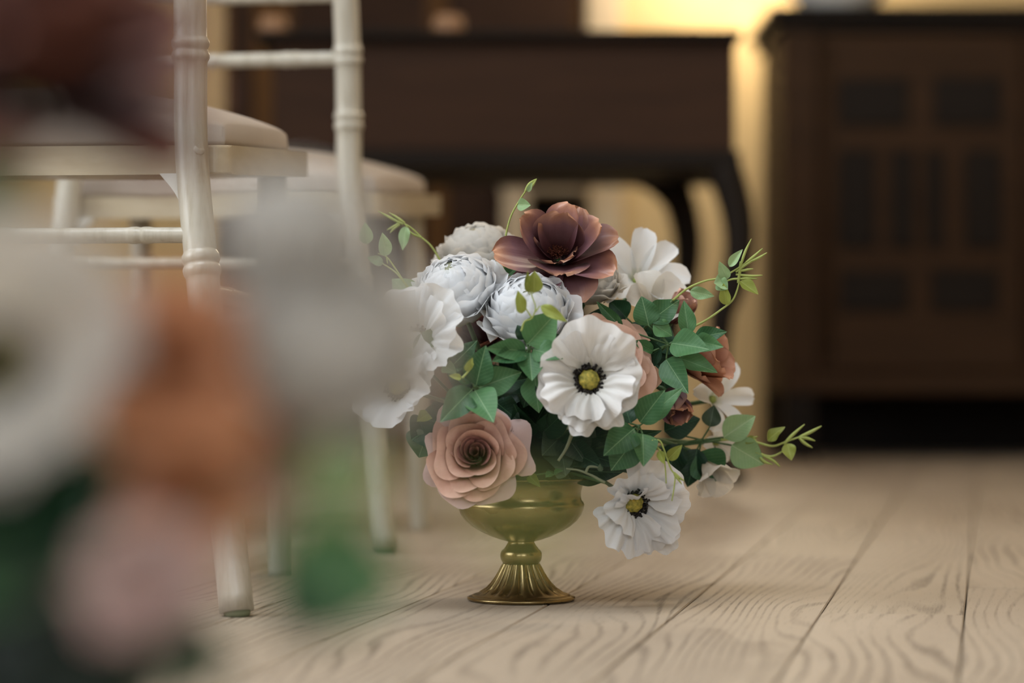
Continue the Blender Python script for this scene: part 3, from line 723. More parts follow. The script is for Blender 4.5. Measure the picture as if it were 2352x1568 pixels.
# --- ranunculus / full white bloom
ran_cache = {}
def ranunculus(pos, axis, spin, label, scale=1.0, mat='white', target=None, group=None, name='ranunculus', collar=True):
    if mat not in ran_cache:
        m = M[mat]
        L = []
        for i, (Rk, ttop, span, n, ruf, flick) in enumerate(((0.0246, 7, 1.2, 4, 0.0008, 0.0004), (0.0256, 16, 1.0, 5, 0.0009, 0.0006), (0.0266, 26, 0.9, 6, 0.0010, 0.0008), (0.0276, 37, 0.85, 6, 0.0011, 0.0010), (0.0286, 49, 0.8, 7, 0.0013, 0.0014), (0.0297, 62, 0.75, 7, 0.0016, 0.0024), (0.0307, 75, 0.75, 7, 0.0020, 0.0045), (0.0314, 88, 0.7, 7, 0.0028, 0.0090))):
            L.append(([shell_mesh('petal', Rk, ttop, span, ruf, flick, m, seed=i*10+j+100) for j in range(3)], n, 0.45*i))
        ran_cache[mat] = L
    o = place(name, pos, axis, spin, label, 'flower', group)
    obj('heart', lathe_mesh('heart', [(0.0, -0.005), (0.016, -0.001), (0.0232, 0.010), (0.0240, 0.017), (0.0203, 0.028), (0.0123, 0.0355), (0.0, 0.0382)], M[mat], 24), o)
    for ms, n, a0 in ran_cache[mat]: ring(o, ms, n, a0, 0.10, 0.02, sc_j=0.02)
    sepals(o, 0.011); stem_to(o, target or vt())
    o.matrix_basis = o.matrix_basis @ Matrix.Scale(scale, 4)
    return o
# --- poppy with dark stamens
def stamens_mesh(mat, r0, r1, n, h, head, seed):
    rr = random.Random(seed); vs, fs = [], []
    def blob(c, r):
        b = len(vs)
        for d in ((1,0,0), (-1,0,0), (0,1,0), (0,-1,0), (0,0,1), (0,0,-1)): vs.append(c+Vector(d)*r)
        for f in ((0,2,4), (2,1,4), (1,3,4), (3,0,4), (2,0,5), (1,2,5), (3,1,5), (0,3,5)): fs.append(tuple(b+q for q in f))
    def rod(a, c, r):
        b = len(vs); d = (c-a).normalized(); x = d.orthogonal().normalized(); y = d.cross(x)
        for p in (a, c):
            for k in range(3): vs.append(p+(x*math.cos(k*2.094)+y*math.sin(k*2.094))*r)
        for k in range(3): fs.append((b+k, b+(k+1) % 3, b+3+(k+1) % 3, b+3+k))
    for i in range(n):
        a = rr.uniform(0, 2*PI); r = rr.uniform(r0, r1); hh = h*rr.uniform(0.6, 1.15)
        c = Vector((r*math.cos(a), r*math.sin(a), hh)); rod(Vector((0.45*r0*math.cos(a), 0.45*r0*math.sin(a), 0)), c, head*0.32); blob(c, head*rr.uniform(0.8, 1.2))
    return mesh('stamens', vs, fs, mat)
pop_st = stamens_mesh(M['stamen'], 0.0100, 0.0158, 160, 0.0105, 0.00135, 3)
pod_me = lathe_mesh('seed_pod', [(0.0, 0.0), (0.005, 0.0), (0.0085, 0.003), (0.0100, 0.007), (0.0092, 0.0105), (0.0070, 0.0125), (0.0045, 0.0132), (0.0035, 0.0138), (0.0, 0.0138)], M['pod'], 40, lambda i, a: 0.05*math.cos(a*9) if 2 <= i <= 6 else 0)
pop_cache = {}
def poppy(pos, axis, spin, label, petals, scale=1.0, mat='poppy', target=None, group=None, grey=True, name='poppy', pod=1.0):
    """petals: list of (azimuth, tilt offset, size)"""
    key = mat
    if key not in pop_cache:
        pop_cache[key] = [fan_mesh('petal', 0.053, 1.06, 1.38, 1.52, rf, kk, 0.06, M[mat], seed=s) for s, kk, rf in ((11, 4.2, 0.0042), (12, 5.6, 0.0056), (13, 6.6, 0.0062), (14, 3.6, 0.0050))]
        pop_cache[key] += [fan_mesh('petal', 0.054, 1.10, 1.10, 1.70, rf, kk, 0.12, M[mat], seed=s, dip=0.30, nu=56, nv=18) for s, kk, rf in ((21, 4.4, 0.0098), (22, 5.2, 0.0092))]
    o = place(name, pos, axis, spin, label, 'flower', group)
    for i, pt in enumerate(petals):
        az, tl, sz = pt[:3]
        p = obj('petal', pop_cache[key][pt[3] if len(pt) > 3 else i % 4], o)
        p.matrix_local = Matrix.Rotation(-math.radians(az), 4, 'Z') @ Matrix.Rotation(math.radians(tl), 4, 'X') @ Matrix.Scale(sz, 4) @ Matrix.Translation((0, 0, -0.0006*i))
    s = obj('stamens', pop_st, o); s['kind'] = 'stuff'
    q = obj('seed_pod', pod_me, o); q.scale = (pod, pod, pod)
    stem_to(o, target or vt(), M['stem_grey'] if grey else None, 0.0019)
    o.matrix_basis = o.matrix_basis @ Matrix.Scale(scale, 4)
    return o
# --- magnolia-like silk flower
mag_st = stamens_mesh(M['stamen_brown'], 0.001, 0.0105, 170, 0.009, 0.0007, 5)
mag_cache = {}
def magnolia(pos, axis, spin, label, petals, scale=1.0, mat='mauve', target=None, group=None, name='magnolia', stam=True):
    """petals: list of (azimuth deg, opening deg, length, width, curl deg)"""
    o = place(name, pos, axis, spin, label, 'flower', group)
    for i, (az, op, L, W, cu) in enumerate(petals):
        key = (mat, round(op), round(L, 4), round(W, 4), cu)
        if key not in mag_cache:
            mag_cache[key] = spoon_mesh('petal', L, W*1.12, math.radians(op*0.8), math.radians(op+cu), 0.15 if op > 40 else 0.22, 0.0022, 1.4, 0.62, 0.36, 2.6, M[mat], 0.004, 12, 14, seed=len(mag_cache)+40)
        p = obj('petal', mag_cache[key], o)
        p.matrix_local = Matrix.Translation((0, 0, -0.0007*i)) @ Matrix.Rotation(-math.radians(az), 4, 'Z') @ Matrix.Rotation(R.uniform(-0.12, 0.12), 4, 'Y')
    if stam:
        s = obj('stamens', mag_st, o); s['kind'] = 'stuff'
    stem_to(o, target or vt())
    o.matrix_basis = o.matrix_basis @ Matrix.Scale(scale, 4)
    return o
def lily(pos, axis, spin, label, n=6, L=0.05, W=0.024, op=62, cu=18, scale=1.0, mat='white', target=None, group=None, name='cosmos'):
    o = place(name, pos, axis, spin, label, 'flower', group)
    ms = [spoon_mesh('petal', L, W, math.radians(op*0.6), math.radians(op+cu), 0.3, 0.0012, 1.5, 0.66, 0.22, 3.2, M[mat], 0.002, 8, 10, seed=s+70) for s in range(2)]
    ring(o, ms, n, 0.2, 0.12, 0.12)
    q = obj('flower_centre', lathe_mesh('flower_centre', [(0, -0.004), (0.003, -0.003), (0.0042, 0.002), (0.003, 0.005), (0, 0.006)], M['vine'], 12), o)
    stem_to(o, target or vt())
    o.matrix_basis = o.matrix_basis @ Matrix.Scale(scale, 4)
    return o

TC = Vector((0, -1, 0))
def ax(x, y, z): return Vector((x, y, z)).normalized()
# --- main bouquet: flowers placed around the mound
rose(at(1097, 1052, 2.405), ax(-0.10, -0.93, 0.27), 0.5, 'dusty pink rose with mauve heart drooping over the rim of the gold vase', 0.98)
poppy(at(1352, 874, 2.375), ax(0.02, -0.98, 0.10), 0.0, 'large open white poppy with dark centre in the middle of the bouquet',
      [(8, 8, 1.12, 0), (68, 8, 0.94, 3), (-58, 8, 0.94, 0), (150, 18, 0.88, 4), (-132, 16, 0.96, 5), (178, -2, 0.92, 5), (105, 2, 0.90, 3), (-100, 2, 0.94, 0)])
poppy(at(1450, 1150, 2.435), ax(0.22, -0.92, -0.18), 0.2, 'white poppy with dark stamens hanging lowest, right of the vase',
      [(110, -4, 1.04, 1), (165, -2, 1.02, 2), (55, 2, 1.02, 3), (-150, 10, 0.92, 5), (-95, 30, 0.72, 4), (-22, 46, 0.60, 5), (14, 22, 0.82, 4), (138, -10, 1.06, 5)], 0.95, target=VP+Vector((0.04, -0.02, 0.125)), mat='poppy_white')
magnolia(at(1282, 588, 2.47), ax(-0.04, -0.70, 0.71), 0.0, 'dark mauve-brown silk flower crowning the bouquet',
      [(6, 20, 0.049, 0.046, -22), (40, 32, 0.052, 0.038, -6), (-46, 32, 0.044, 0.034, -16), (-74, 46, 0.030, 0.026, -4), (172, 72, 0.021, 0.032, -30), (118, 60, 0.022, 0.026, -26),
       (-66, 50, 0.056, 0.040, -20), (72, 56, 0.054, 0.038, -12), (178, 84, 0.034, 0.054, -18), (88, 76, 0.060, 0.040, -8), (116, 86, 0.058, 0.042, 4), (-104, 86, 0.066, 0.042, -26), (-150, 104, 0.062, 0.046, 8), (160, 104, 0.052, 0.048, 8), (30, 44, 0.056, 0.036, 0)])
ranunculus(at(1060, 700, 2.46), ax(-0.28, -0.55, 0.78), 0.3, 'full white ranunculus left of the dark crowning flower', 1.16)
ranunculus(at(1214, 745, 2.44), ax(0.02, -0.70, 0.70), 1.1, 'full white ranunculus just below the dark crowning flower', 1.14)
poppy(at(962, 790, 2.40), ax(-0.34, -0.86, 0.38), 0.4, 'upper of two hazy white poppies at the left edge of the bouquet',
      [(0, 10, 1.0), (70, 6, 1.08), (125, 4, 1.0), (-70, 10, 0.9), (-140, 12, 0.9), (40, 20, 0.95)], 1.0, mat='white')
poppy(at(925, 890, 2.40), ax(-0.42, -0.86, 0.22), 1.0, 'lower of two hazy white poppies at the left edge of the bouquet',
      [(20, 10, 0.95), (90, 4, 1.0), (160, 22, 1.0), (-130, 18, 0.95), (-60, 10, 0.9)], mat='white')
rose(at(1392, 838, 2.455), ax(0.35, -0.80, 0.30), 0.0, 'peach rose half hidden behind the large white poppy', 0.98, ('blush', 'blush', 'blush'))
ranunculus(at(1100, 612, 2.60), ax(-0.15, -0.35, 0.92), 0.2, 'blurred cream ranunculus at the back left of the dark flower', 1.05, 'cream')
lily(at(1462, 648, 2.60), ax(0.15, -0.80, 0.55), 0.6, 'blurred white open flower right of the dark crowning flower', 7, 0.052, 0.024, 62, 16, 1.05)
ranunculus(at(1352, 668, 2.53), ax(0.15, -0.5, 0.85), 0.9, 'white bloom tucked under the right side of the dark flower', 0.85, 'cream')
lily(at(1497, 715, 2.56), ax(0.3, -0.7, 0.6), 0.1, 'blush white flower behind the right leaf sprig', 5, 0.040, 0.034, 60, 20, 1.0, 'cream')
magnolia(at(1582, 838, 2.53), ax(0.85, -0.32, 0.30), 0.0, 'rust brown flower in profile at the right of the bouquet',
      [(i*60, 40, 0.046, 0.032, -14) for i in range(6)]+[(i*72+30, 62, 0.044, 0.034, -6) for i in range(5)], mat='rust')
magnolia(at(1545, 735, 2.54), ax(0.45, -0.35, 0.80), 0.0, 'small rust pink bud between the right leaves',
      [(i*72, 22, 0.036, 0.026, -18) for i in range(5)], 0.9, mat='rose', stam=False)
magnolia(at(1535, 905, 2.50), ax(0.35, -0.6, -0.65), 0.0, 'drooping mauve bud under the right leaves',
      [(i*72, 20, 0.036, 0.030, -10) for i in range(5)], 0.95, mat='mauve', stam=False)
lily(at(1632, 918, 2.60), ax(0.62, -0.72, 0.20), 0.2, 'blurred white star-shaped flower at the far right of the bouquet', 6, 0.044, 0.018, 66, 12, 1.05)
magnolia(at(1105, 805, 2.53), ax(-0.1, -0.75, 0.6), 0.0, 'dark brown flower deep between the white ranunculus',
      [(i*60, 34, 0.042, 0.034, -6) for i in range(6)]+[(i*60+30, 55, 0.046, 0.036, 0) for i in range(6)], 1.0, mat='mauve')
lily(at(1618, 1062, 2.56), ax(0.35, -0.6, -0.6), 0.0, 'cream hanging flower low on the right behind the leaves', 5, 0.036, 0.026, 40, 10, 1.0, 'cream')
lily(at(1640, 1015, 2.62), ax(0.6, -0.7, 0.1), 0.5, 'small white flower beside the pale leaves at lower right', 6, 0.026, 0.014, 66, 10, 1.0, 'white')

# ------------------------------------------------------------------ leaves
def leaf_unit(name, fold, bend, wave, mat, shape=0.42, nu=8, nv=14, curl=0.0):
    vs, uvs = [], []
    for j in range(nv+1):
        v = j/nv
        wv = (math.sin(PI*min(1, v**0.78))**0.85)*(1-0.25*v) if v < 1 else 0
        wv = max(wv, 0.02)
        for i in range(nu+1):
            u = i/nu*2-1
            x = u*0.5*wv*1.12
            z = fold*abs(x)+bend*(v-v*v)*1.0-curl*v*v+wave*math.sin(v*9+u*2)*abs(u)*0.5*wv
            vs.append((x, v, z)); uvs.append((u*0.5*wv*0.9+0.5, v))
    return mesh(name, vs, grid_faces(nu, nv), mat, True, uvs)
leaf_lib = {}
def leaf_var(mat, k):
    if (mat, k) not in leaf_lib:
        f, b, wv, cl = ((0.30, 0.06, 0.10, 0.05), (0.22, 0.12, 0.14, 0.10), (0.38, -0.04, 0.08, 0.0), (0.16, 0.16, 0.18, 0.16))[k]
        leaf_lib[(mat, k)] = leaf_unit('leaf', f, b, wv, M[mat], curl=cl)
    return leaf_lib[(mat, k)]
def leaf(root, b, t, W, mat='leaf', roll=0.0, k=None):
    """b, t world points; root has identity rotation"""
    b, t = Vector(b), Vector(t); y = (t-b); L = y.length; y.normalize()
    zc = (Vector((0, 0, H))-b).normalized(); zc = zc+Vector((0, 0, 0.25)); z = (zc-y*zc.dot(y)).normalized(); x = y.cross(z)
    m = Matrix((x, y, z)).transposed().to_4x4()
    o = obj('leaf', leaf_var(mat, R.randrange(4) if k is None else k), root)
    o.matrix_local = Matrix.Translation(b-root.location) @ m @ Matrix.Rotation(roll, 4, 'Y') @ Matrix.Diagonal((W, L, L*0.6+W*0.4, 1))
    return o
def sprig(c, depth, leaves, label, mat='leaf', target=None, group='leaf sprigs in the bouquet', stem_mat='stem', name='leaf_sprig', stem_r=0.0016):
    """c: pixel of the node; leaves: (bx, by, tx, ty, width px[, dz_tip[, mat[, roll]]])"""
    c3 = at(c[0], c[1], depth); root = empty(name, c3, 0, label, 'leaf sprig', group)
    s = depth/F
    for lf in leaves:
        bx, by, tx, ty, wp = lf[:5]; dz = lf[5] if len(lf) > 5 else 0.0; mt = lf[6] if len(lf) > 6 and lf[6] else mat; rl = lf[7] if len(lf) > 7 else R.uniform(-0.3, 0.3)
        b = at(bx, by, depth); t = at(tx, ty, depth-dz)
        leaf(root, b, t, wp*s*1.5, mt, rl)
        # petiole
        m = [c3, c3.lerp(b, 0.6)+Vector((0, 0.002, 0)), b]
        if (b-c3).length > 0.004:
            obj('petiole', tube_mesh('petiole', [p-c3 for p in spline(m, 5)], 0.0009, M[stem_mat], 6), root)
    tg = Vector(target) if target is not None else vt()
    p1 = c3+(tg-c3)*0.35+Vector((0, 0.03, 0.0)); pts = spline([c3, p1, tg], 8)
    obj('stem', tube_mesh('stem', [p-c3 for p in pts], stem_r, M[stem_mat], 8), root)
    return root
sprig((1215, 800), 2.37, [(1212, 790, 1279, 716, 56, 0.01), (1222, 790, 1274, 732, 34, -0.01, 'leaf'), (1208, 805, 1118, 800, 34, 0.02), (1210, 810, 1130, 830, 34, 0.02), (1224, 803, 1288, 818, 36, 0.02), (1217, 810, 1222, 874, 44, 0.02), (1235, 803, 1295, 772, 34, -0.02, 'leaf_dark'), (1204, 780, 1190, 745, 24, 0.0, 'leaf_dark')],
      'sprig of green leaves in front of the middle white ranunculus')
sprig((1090, 886), 2.37, [(1094, 884, 1115, 794, 48, 0.01), (1100, 890, 1198, 854, 46, 0.0, 'leaf'), (1084, 895, 1017, 961, 48, 0.03), (1091, 897, 1133, 967, 52, 0.03), (1105, 895, 1211, 868, 46, -0.02, 'leaf_dark'), (1084, 880, 1034, 868, 40, 0.0, 'leaf_dark'), (1082, 878, 1050, 845, 30, 0.0)],
      'sprig of five bright leaves just above the dusty pink rose')
sprig((1140, 910), 2.42, [(1138, 922, 1191, 966, 44, 0.01, 'leaf_dark'), (1120, 930, 1090, 965, 44, 0.01, 'leaf_dark'), (1150, 905, 1215, 900, 42, 0.0, 'leaf_dark')], 'dark leaf sprig in the shade above the pink rose')
sprig((1026, 850), 2.41, [(1024, 855, 1094, 784, 40, 0.01, 'leaf'), (1020, 840, 1048, 856, 22, 0.02, 'leaf_pale'), (1030, 862, 1075, 850, 30, 0.0, 'leaf_dark')], 'single long leaf between the left white poppies and the middle leaves')
sprig((962, 830), 2.385, [(965, 827, 1016, 746, 44, 0.0, 'leaf', 0.0), (955, 825, 900, 828, 42, 0.0, 'leaf_pale')], 'upright leaf lying across the upper hazy white poppy')
sprig((1232, 856), 2.41, [(1228, 860, 1237, 947, 46, 0.01, 'leaf'), (1240, 842, 1278, 850, 44, 0.0, 'leaf'), (1225, 870, 1200, 935, 40, 0.0, 'leaf_dark'), (1235, 850, 1270, 815, 34, 0.0, 'leaf')], 'leaf sprig pressed against the left side of the large white poppy')
sprig((1535, 790), 2.46, [(1490, 748, 1474, 680, 42, 0.0), (1492, 740, 1562, 684, 40, -0.01), (1582, 768, 1571, 690, 28, 0.0), (1595, 777, 1668, 761, 28, 0.01, 'leaf'), (1595, 782, 1660, 796, 30, 0.02), (1542, 788, 1626, 800, 46, 0.03, 'leaf'), (1500, 806, 1452, 783, 20, 0.02), (1530, 825, 1579, 902, 44, 0.03), (1560, 822, 1648, 854, 30, 0.01, 'leaf'), (1430, 755, 1370, 692, 20, 0.0), (1500, 745, 1545, 770, 30, 0.0), (1520, 800, 1470, 830, 40, -0.02, 'leaf_dark')],
      'broad fan of green leaves at the right of the bouquet')
sprig((1500, 790), 2.52, [(1500, 790, 1450, 740, 60, 0.0, 'leaf_dark'), (1500, 800, 1540, 750, 60, 0.0, 'leaf_dark'), (1490, 820, 1540, 880, 60, 0.0, 'leaf_dark'), (1500, 830, 1470, 890, 60, 0.0, 'leaf_dark'), (1450, 770, 1480, 820, 60, 0.0, 'leaf_dark'), (1440, 740, 1330, 735, 40, 0.0, 'leaf_dark'), (1440, 730, 1400, 690, 40, 0.0, 'leaf_dark'), (1520, 840, 1530, 905, 50, 0.0, 'leaf_dark')],
      'shaded dark leaves behind the right-hand fan of leaves')
sprig((1468, 978), 2.40, [(1470, 970, 1526, 896, 44, 0.01, 'leaf'), (1482, 968, 1566, 887, 34, 0.0, 'leaf'), (1457, 984, 1390, 1041, 52, 0.03), (1476, 996, 1479, 1068, 42, 0.03), (1456, 1012, 1403, 1080, 54, 0.0, 'leaf'), (1448, 972, 1428, 908, 44, -0.01, 'leaf_dark'), (1462, 1000, 1440, 1075, 46, -0.01, 'leaf_dark')],
      'sprig of pointed leaves right below the large white poppy')
sprig((1612, 1010), 2.56, [(1525, 990, 1608, 960, 48, 0.0, 'leaf_dark'), (1662, 1004, 1735, 955, 42, 0.0, 'leaf_pale'), (1680, 1022, 1755, 1066, 50, 0.0, 'leaf_pale'), (1606, 1038, 1657, 1104, 62, 0.0, 'leaf'), (1602, 1030, 1578, 1118, 46, 0.0, 'leaf_dark'), (1560, 1020, 1525, 1100, 44, 0.0, 'leaf_dark'), (1630, 980, 1640, 930, 30, 0.0, 'leaf_grey')],
      'blurred leaf sprig reaching out at the lower right')
sprig((1290, 1020), 2.46, [(1290, 1000, 1250, 1040, 50, 0.02, 'leaf_grey'), (1300, 1000, 1345, 1060, 60, 0.02, 'leaf_grey'), (1270, 990, 1240, 960, 50, 0.0, 'leaf_dark'), (1320, 990, 1370, 1020, 50, 0.0, 'leaf_grey'), (1285, 1020, 1300, 1085, 60, 0.02, 'leaf_grey'), (1240, 1010, 1215, 1070, 46, 0.0, 'leaf_dark'), (1350, 1010, 1390, 1070, 50, 0.0, 'leaf_dark')],
      'dull grey-green leaves in the shade above the vase rim')
sprig((1268, 1085), 2.43, [(1268, 1086, 1254, 1094, 14, 0.01, 'leaf'), (1272, 1086, 1292, 1080, 10, 0.01, 'leaf'), (1275, 1088, 1300, 1094, 12, 0.0, 'leaf_grey'), (1215, 1092, 1241, 1118, 16, 0.02, 'leaf_olive')], 'tiny fresh leaflets on the front rim of the gold vase')
sprig((1000, 985), 2.44, [(990, 980, 945, 1010, 60, 0.0, 'leaf_dark'), (985, 990, 960, 1050, 60, 0.0, 'leaf_grey'), (1010, 970, 960, 960, 50, 0.0, 'leaf_dark'), (1010, 960, 1040, 930, 50, 0.0, 'leaf_dark'), (985, 950, 960, 965, 22, 0.02, 'leaf_olive')], 'shaded leaves left of the pink rose')
sprig((975, 690), 2.48, [(965, 692, 985, 617, 22, 0.0, 'leaf'), (980, 690, 986, 650, 10, 0.0, 'leaf_dark'), (955, 690, 900, 640, 40, 0.0, 'leaf_pale')], 'upright leaf behind the left white ranunculus')
sprig((1165, 632), 2.50, [(1160, 640, 1120, 628, 16, 0.01, 'leaf'), (1165, 635, 1195, 605, 28, 0.0, 'leaf'), (1120, 628, 1050, 615, 30, -0.05, 'leaf'), (1290, 640, 1300, 690, 30, 0.0, 'leaf_dark'), (1300, 680, 1345, 700, 24, 0.0, 'leaf_dark'), (1160, 655, 1130, 690, 26, 0.0, 'leaf_dark')], 'small leaves under the dark crowning flower')
# filler foliage wrapped round the foam
for si in range(9):
    a0 = 2*PI*si/9; el0 = (0.05, 0.55, 0.95)[si % 3]
    d = Vector((math.cos(a0)*math.cos(el0), math.sin(a0)*math.cos(el0), math.sin(el0)))
    rt = VT+d*0.05+Vector((0.012, 0, 0.015))
    root = empty('filler_sprig', rt, 0, 'dark filler leaves around the foam, '+('low on the right side', 'at the back right, half way up', 'at the back, near the top', 'low at the back', 'at the back left, half way up', 'on the left, near the top', 'low at the front left', 'at the front, above the vase rim', 'at the front right, near the top')[si], 'leaf sprig', 'filler foliage in the bouquet')
    for j in range(9):
        dd = (d+Vector((R.uniform(-0.7, 0.7), R.uniform(-0.7, 0.7), R.uniform(-0.5, 0.6)))).normalized()
        b = VT+dd*0.045+Vector((0.012, 0, 0.01)); t = VT+dd*R.uniform(0.088, 0.112)+Vector((R.uniform(-0.02, 0.02)+0.014, 0, R.uniform(-0.01, 0.03)))
        if t.z < 0.118: t.z = 0.118+R.uniform(0, 0.01)
        leaf(root, b, t, R.uniform(0.022, 0.030), 'leaf_dark', R.uniform(-0.6, 0.6))
    obj('stem', tube_mesh('stem', spline([Vector((0,0,0)), (VT-rt)*0.5, VT-rt], 5), 0.0016, M['stem'], 6), root)

# ------------------------------------------------------------------ vines with tiny leaves and tendrils
def vine(stems, leaves, tips, depth, label, target=None, r=0.0012, mat='vine', lmat='leaf_pale', group='wispy vines in the bouquet', dy=0.0):
    """stems: list of pixel polylines; leaves: (bx,by,tx,ty,w); tips: (bx,by,tx,ty)"""
    c3 = at(stems[0][0][0], stems[0][0][1], depth); root = empty('vine', c3, 0, label, 'vine', group)
    def P(x, y): return at(x, y, depth)-c3
    for i, s in enumerate(stems):
        pts = spline([P(*p) for p in s], 8); m = len(pts)
        obj('stem', tube_mesh('stem', pts, [r*(1-0.45*k/m) for k in range(m)], M[mat], 7), root)
    for lf in leaves:
        leaf(root, at(lf[0], lf[1], depth), at(lf[2], lf[3], depth-0.006), lf[4]*depth/F*1.35, lf[5] if len(lf) > 5 else lmat, R.uniform(-0.4, 0.4))
    for (bx, by, tx, ty) in tips:
        mid = ((bx+tx)/2+R.uniform(-3, 3), (by+ty)/2+R.uniform(-3, 3))
        pts = spline([P(bx, by), P(*mid), P(tx, ty)], 6); m = len(pts)
        obj('tendril', tube_mesh('tendril', pts, [r*1.15*math.sin(PI*(0.25+0.72*k/m)) for k in range(m)], M[mat], 6), root)
    if target is not None:
        tg = Vector(target)-c3
        obj('stem', tube_mesh('stem', spline([Vector((0,0,0)), tg*0.4+Vector((0, 0.02, 0)), tg], 6), r, M['stem'], 7), root)
    return root
vine([[(1155, 662), (1156, 610), (1160, 552), (1172, 500), (1192, 462), (1212, 432), (1231, 411)]], [(1188, 470, 1219, 471, 22, 'leaf_pale'), (1212, 440, 1222, 418, 9)], [(1206, 440, 1228, 412), (1210, 436, 1233, 410)], 2.47,
     'thin vine tip rising above the left of the dark crowning flower', vt())
vine([[(1545, 690), (1580, 662), (1620, 645), (1655, 638), (1685, 622), (1712, 604), (1735, 586)], [(1590, 752), (1622, 735), (1655, 712), (1682, 690), (1695, 660), (1700, 630), (1705, 608)], [(1700, 640), (1678, 642), (1650, 655)]],
     [(1585, 668, 1640, 680, 22), (1672, 640, 1652, 600, 20), (1670, 648, 1640, 650, 34), (1675, 612, 1706, 572, 16), (1668, 700, 1662, 650, 20, 'leaf_olive'), (1700, 645, 1742, 676, 22, 'leaf_olive'), (1650, 645, 1672, 665, 26)],
     [(1700, 615, 1726, 548), (1712, 604, 1752, 570), (1718, 602, 1762, 580), (1690, 630, 1752, 632), (1700, 622, 1730, 617), (1700, 640, 1740, 640), (1690, 625, 1740, 592), (1695, 650, 1700, 600)], 2.47,
     'wispy light green vine curling out at the upper right', vt())
vine([[(1655, 1010), (1690, 1008), (1735, 1015), (1775, 1024), (1810, 1012), (1840, 1002)], [(1735, 1038), (1770, 1048), (1800, 1035)]], [(1763, 1012, 1800, 978, 22, 'leaf_olive'), (1808, 1018, 1818, 1056, 24, 'leaf_olive'), (1735, 1005, 1712, 1018, 16)],
     [(1800, 1020, 1848, 974), (1835, 1004, 1887, 978), (1835, 1004, 1872, 1012), (1835, 1004, 1866, 1028), (1750, 1045, 1792, 1072), (1745, 1050, 1775, 1066), (1700, 1010, 1740, 1002)], 2.56,
     'olive vine tip pointing right above the floor', vt(), 0.0015, 'vine', 'leaf_olive')
vine([[(1030, 632), (1012, 600), (990, 565), (968, 545), (940, 520), (912, 508)], [(968, 545), (945, 535), (930, 515), (915, 505)]], [(932, 520, 924, 574, 20)], [(925, 515, 868, 485), (930, 512, 893, 488), (920, 510, 888, 528), (918, 515, 895, 535)], 2.56,
     'faint vine tip behind the left of the bouquet', vt())
vine([[(958, 692), (930, 650), (905, 612), (888, 590), (868, 582)], [(945, 672), (915, 632), (890, 612), (868, 600)], [(888, 590), (890, 605)]], [(886, 588, 878, 534, 24), (842, 560, 838, 510, 24), (880, 605, 845, 590, 18)], [], 2.44,
     'hazy vine with small oval leaves at the left of the bouquet', vt(), 0.0010)
vine([[(1197, 760), (1205, 738), (1222, 730), (1230, 705), (1222, 680), (1215, 650), (1212, 622)], [(1222, 730), (1210, 712), (1205, 700)], [(1230, 716), (1240, 702)]], [(1198, 720, 1192, 668, 22, 'leaf_olive'), (1242, 702, 1302, 738, 20, 'leaf_olive'), (1214, 672, 1212, 622, 12, 'leaf_olive'), (1226, 672, 1228, 622, 30, 'leaf_olive')], [], 2.33,
     'thin vine twisting in front of the middle white ranunculus', None, 0.0008)
vine([[(1497, 1012), (1515, 1012), (1526, 1035), (1540, 1075), (1550, 1092), (1548, 1120), (1543, 1150)], [(1497, 1012), (1512, 1030), (1522, 1045), (1528, 1075), (1530, 1110)]], [(1534, 1055, 1566, 1022, 20, 'leaf_olive'), (1514, 1035, 1526, 1066, 14, 'leaf_olive')],
     [(1548, 1084, 1572, 1104), (1548, 1088, 1566, 1112)], 2.39, 'yellow-green vine hanging over the lowest poppy', vt(), 0.0010)
vine([[(1062, 868), (1078, 850), (1088, 835)]], [(1070, 852, 1086, 822, 14, 'leaf_olive'), (1060, 868, 1032, 862, 12, 'leaf_olive')], [], 2.36, 'short yellow-green vine tip above the five bright leaves', vt(), 0.0012)
vine([[(1390, 1108), (1360, 1092), (1330, 1080), (1300, 1076)], [(1345, 1086), (1352, 1072), (1368, 1072), (1385, 1078)]], [(1380, 1082, 1378, 1064, 9, 'leaf_grey')], [], 2.40, 'hairy grey-green stem crossing the vase rim', vt(), 0.0014, 'stem_grey', 'leaf_grey')
vine([[(1325, 962), (1312, 1000), (1300, 1030), (1282, 1058)]], [], [(1308, 985, 1305, 978)], 2.40, 'pale stem standing in the shade below the large poppy', vt(), 0.0022, 'stem_grey', 'leaf_grey')

# ------------------------------------------------------------------ blurred foreground bouquet, close to the lens
G = 'blurred foreground bouquet'
magnolia(at(85, 195, 0.86), ax(0.35, -0.45, 0.80), 0.0, 'blurred dark mauve flower in the top left corner',
      [(i*60, 28, 0.046, 0.038, -16) for i in range(6)]+[(i*60+30, 52, 0.054, 0.040, -8) for i in range(6)]+[(i*72+10, 82, 0.058, 0.040, 6) for i in range(5)], 1.1, 'plum', ft(), G)
poppy(at(-10, 860, 0.84), ax(0.05, -0.80, 0.50), 0.0, 'large blurred white flower at the left edge',
      [(0, 10, 1.0), (75, 8, 1.0), (-62, 8, 1.0), (150, 12, 1.0), (-138, 10, 1.0), (178, 4, 1.0)], 0.98, 'cream', ft(), G, pod=0.6)
rose(at(395, 850, 0.85), ax(0.15, -0.8, 0.5), 0.4, 'blurred terracotta orange rose between two white blooms', 0.66, ('terra', 'terra', 'terra'), ft(), G)
rose(at(430, 1130, 0.86), ax(0.45, -0.85, 0.0), 1.4, 'smaller blurred orange rose hanging under the terracotta one', 0.50, ('terra', 'terra', 'blush'), ft(), G)
ranunculus(at(675, 575, 0.86), ax(0.1, -0.6, 0.8), 0.4, 'upper blurred white bloom left of the sharp bouquet', 0.62, 'cream', ft(), G)
ranunculus(at(742, 830, 0.87), ax(0.3, -0.7, 0.6), 1.4, 'lower blurred white bloom left of the sharp bouquet', 0.92, 'cream', ft(), G)
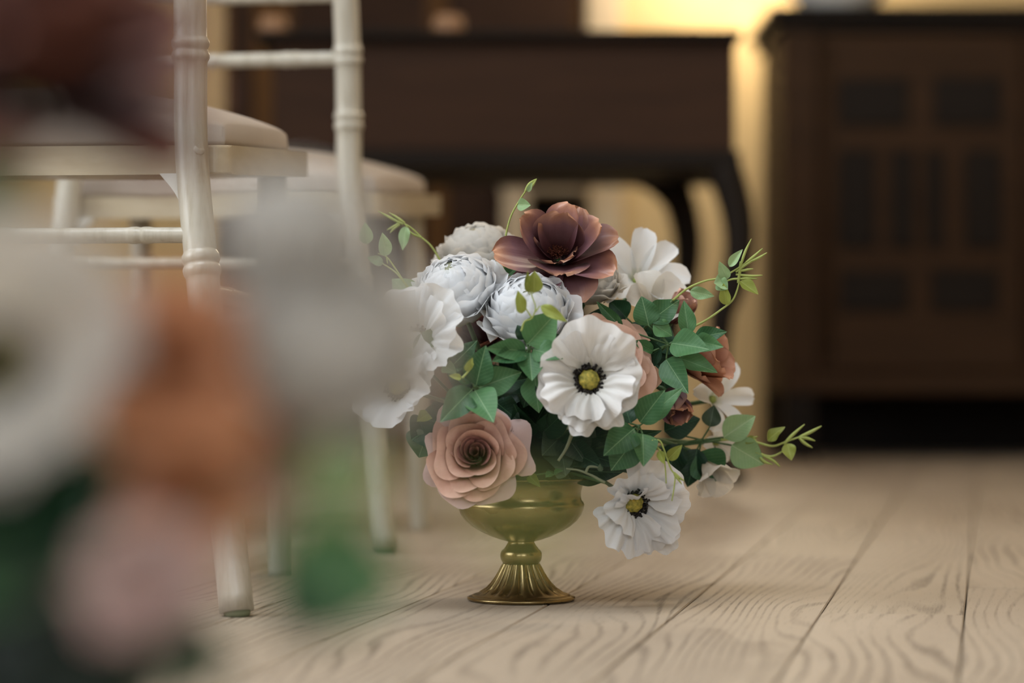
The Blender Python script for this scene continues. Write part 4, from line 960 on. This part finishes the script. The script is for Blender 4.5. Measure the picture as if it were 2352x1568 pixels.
lily(at(570, 1020, 0.88), ax(0.6, -0.75, -0.1), 0.4, 'blurred pale pink bloom right of the orange roses', 6, 0.026, 0.024, 60, 10, 1.0, 'pink', ft(), G)
rose(at(335, 1330, 0.80), ax(0.0, -0.85, 0.5), 0.9, 'blurred dusty pink rose at the lower left', 0.40, ('rose', 'pink', 'pink'), ft(), G)
def fsprig(c, d, lv, label, mat='leaf'):
    return sprig(c, d, lv, label, mat, ft(), 'leaf sprigs of the blurred foreground bouquet')
fsprig((650, 1200), 0.86, [(640, 1300, 930, 1345, 200, 0.0, 'leaf'), (630, 1310, 860, 1410, 180, 0.0, 'leaf_dark'), (700, 1120, 880, 1050, 130, 0.0, 'leaf_pale')], 'blurred green leaves at lower left of the gold vase')
fsprig((380, 1420), 0.84, [(400, 1400, 490, 1620, 110, 0.0, 'leaf_dark'), (300, 1450, 360, 1640, 90, 0.0, 'leaf_dark')], 'blurred dark green leaf at the bottom edge')
fsprig((-60, 1300), 0.82, [(-60, 1300, 60, 1400, 150, 0.0, 'leaf'), (-40, 1370, 190, 1480, 200, 0.0, 'leaf_shadow'), (-60, 1420, 270, 1540, 220, 0.0, 'leaf_shadow'), (40, 1430, 310, 1680, 240, 0.0, 'leaf_shadow')], 'blurred leaves in the bottom left corner')
fsprig((-80, 430), 0.86, [(-80, 430, 60, 410, 120, 0.0, 'leaf')], 'blurred green leaf at the left edge under the dark flower')
fsprig((560, 620), 0.88, [(520, 640, 640, 620, 90, 0.0, 'leaf_grey'), (680, 900, 720, 1040, 120, 0.0, 'leaf_grey')], 'blurred grey-green leaf between the orange and white blooms')
for si in range(5):
    a0 = 2*PI*si/5; d = Vector((math.cos(a0)*0.8, math.sin(a0)*0.8, 0.6))
    rt = FT+d*0.05; root = empty('filler_sprig', rt, 0, 'dark blurred filler leaves on the '+('right', 'far right', 'far left', 'near left', 'near right')[si]+' side of the foreground bouquet', 'leaf sprig', 'filler foliage in the foreground bouquet')
    for j in range(8):
        dd = (d+Vector((R.uniform(-0.6, 0.6), R.uniform(-0.6, 0.6), R.uniform(-0.5, 0.6)))).normalized()
        leaf(root, FT+dd*0.05, FT+dd*R.uniform(0.085, 0.105)+Vector((0, 0, 0.01)), 0.028, 'leaf_dark', R.uniform(-0.6, 0.6))
    obj('stem', tube_mesh('stem', [Vector((0,0,0)), (FT-rt)*0.5, FT-rt], 0.0016, M['stem'], 6), root)
vine([[(640, 1160), (820, 1130), (1000, 1140), (1150, 1150)]], [(1130, 1190, 1330, 1215, 78, 'leaf_olive'), (1270, 1090, 1420, 1040, 50, 'leaf_grey')], [], 0.62, 'strongly blurred olive vine leaf drifting in front of the gold vase', ft(), 0.0009, 'vine', 'leaf_olive', 'leaf sprigs of the blurred foreground bouquet')
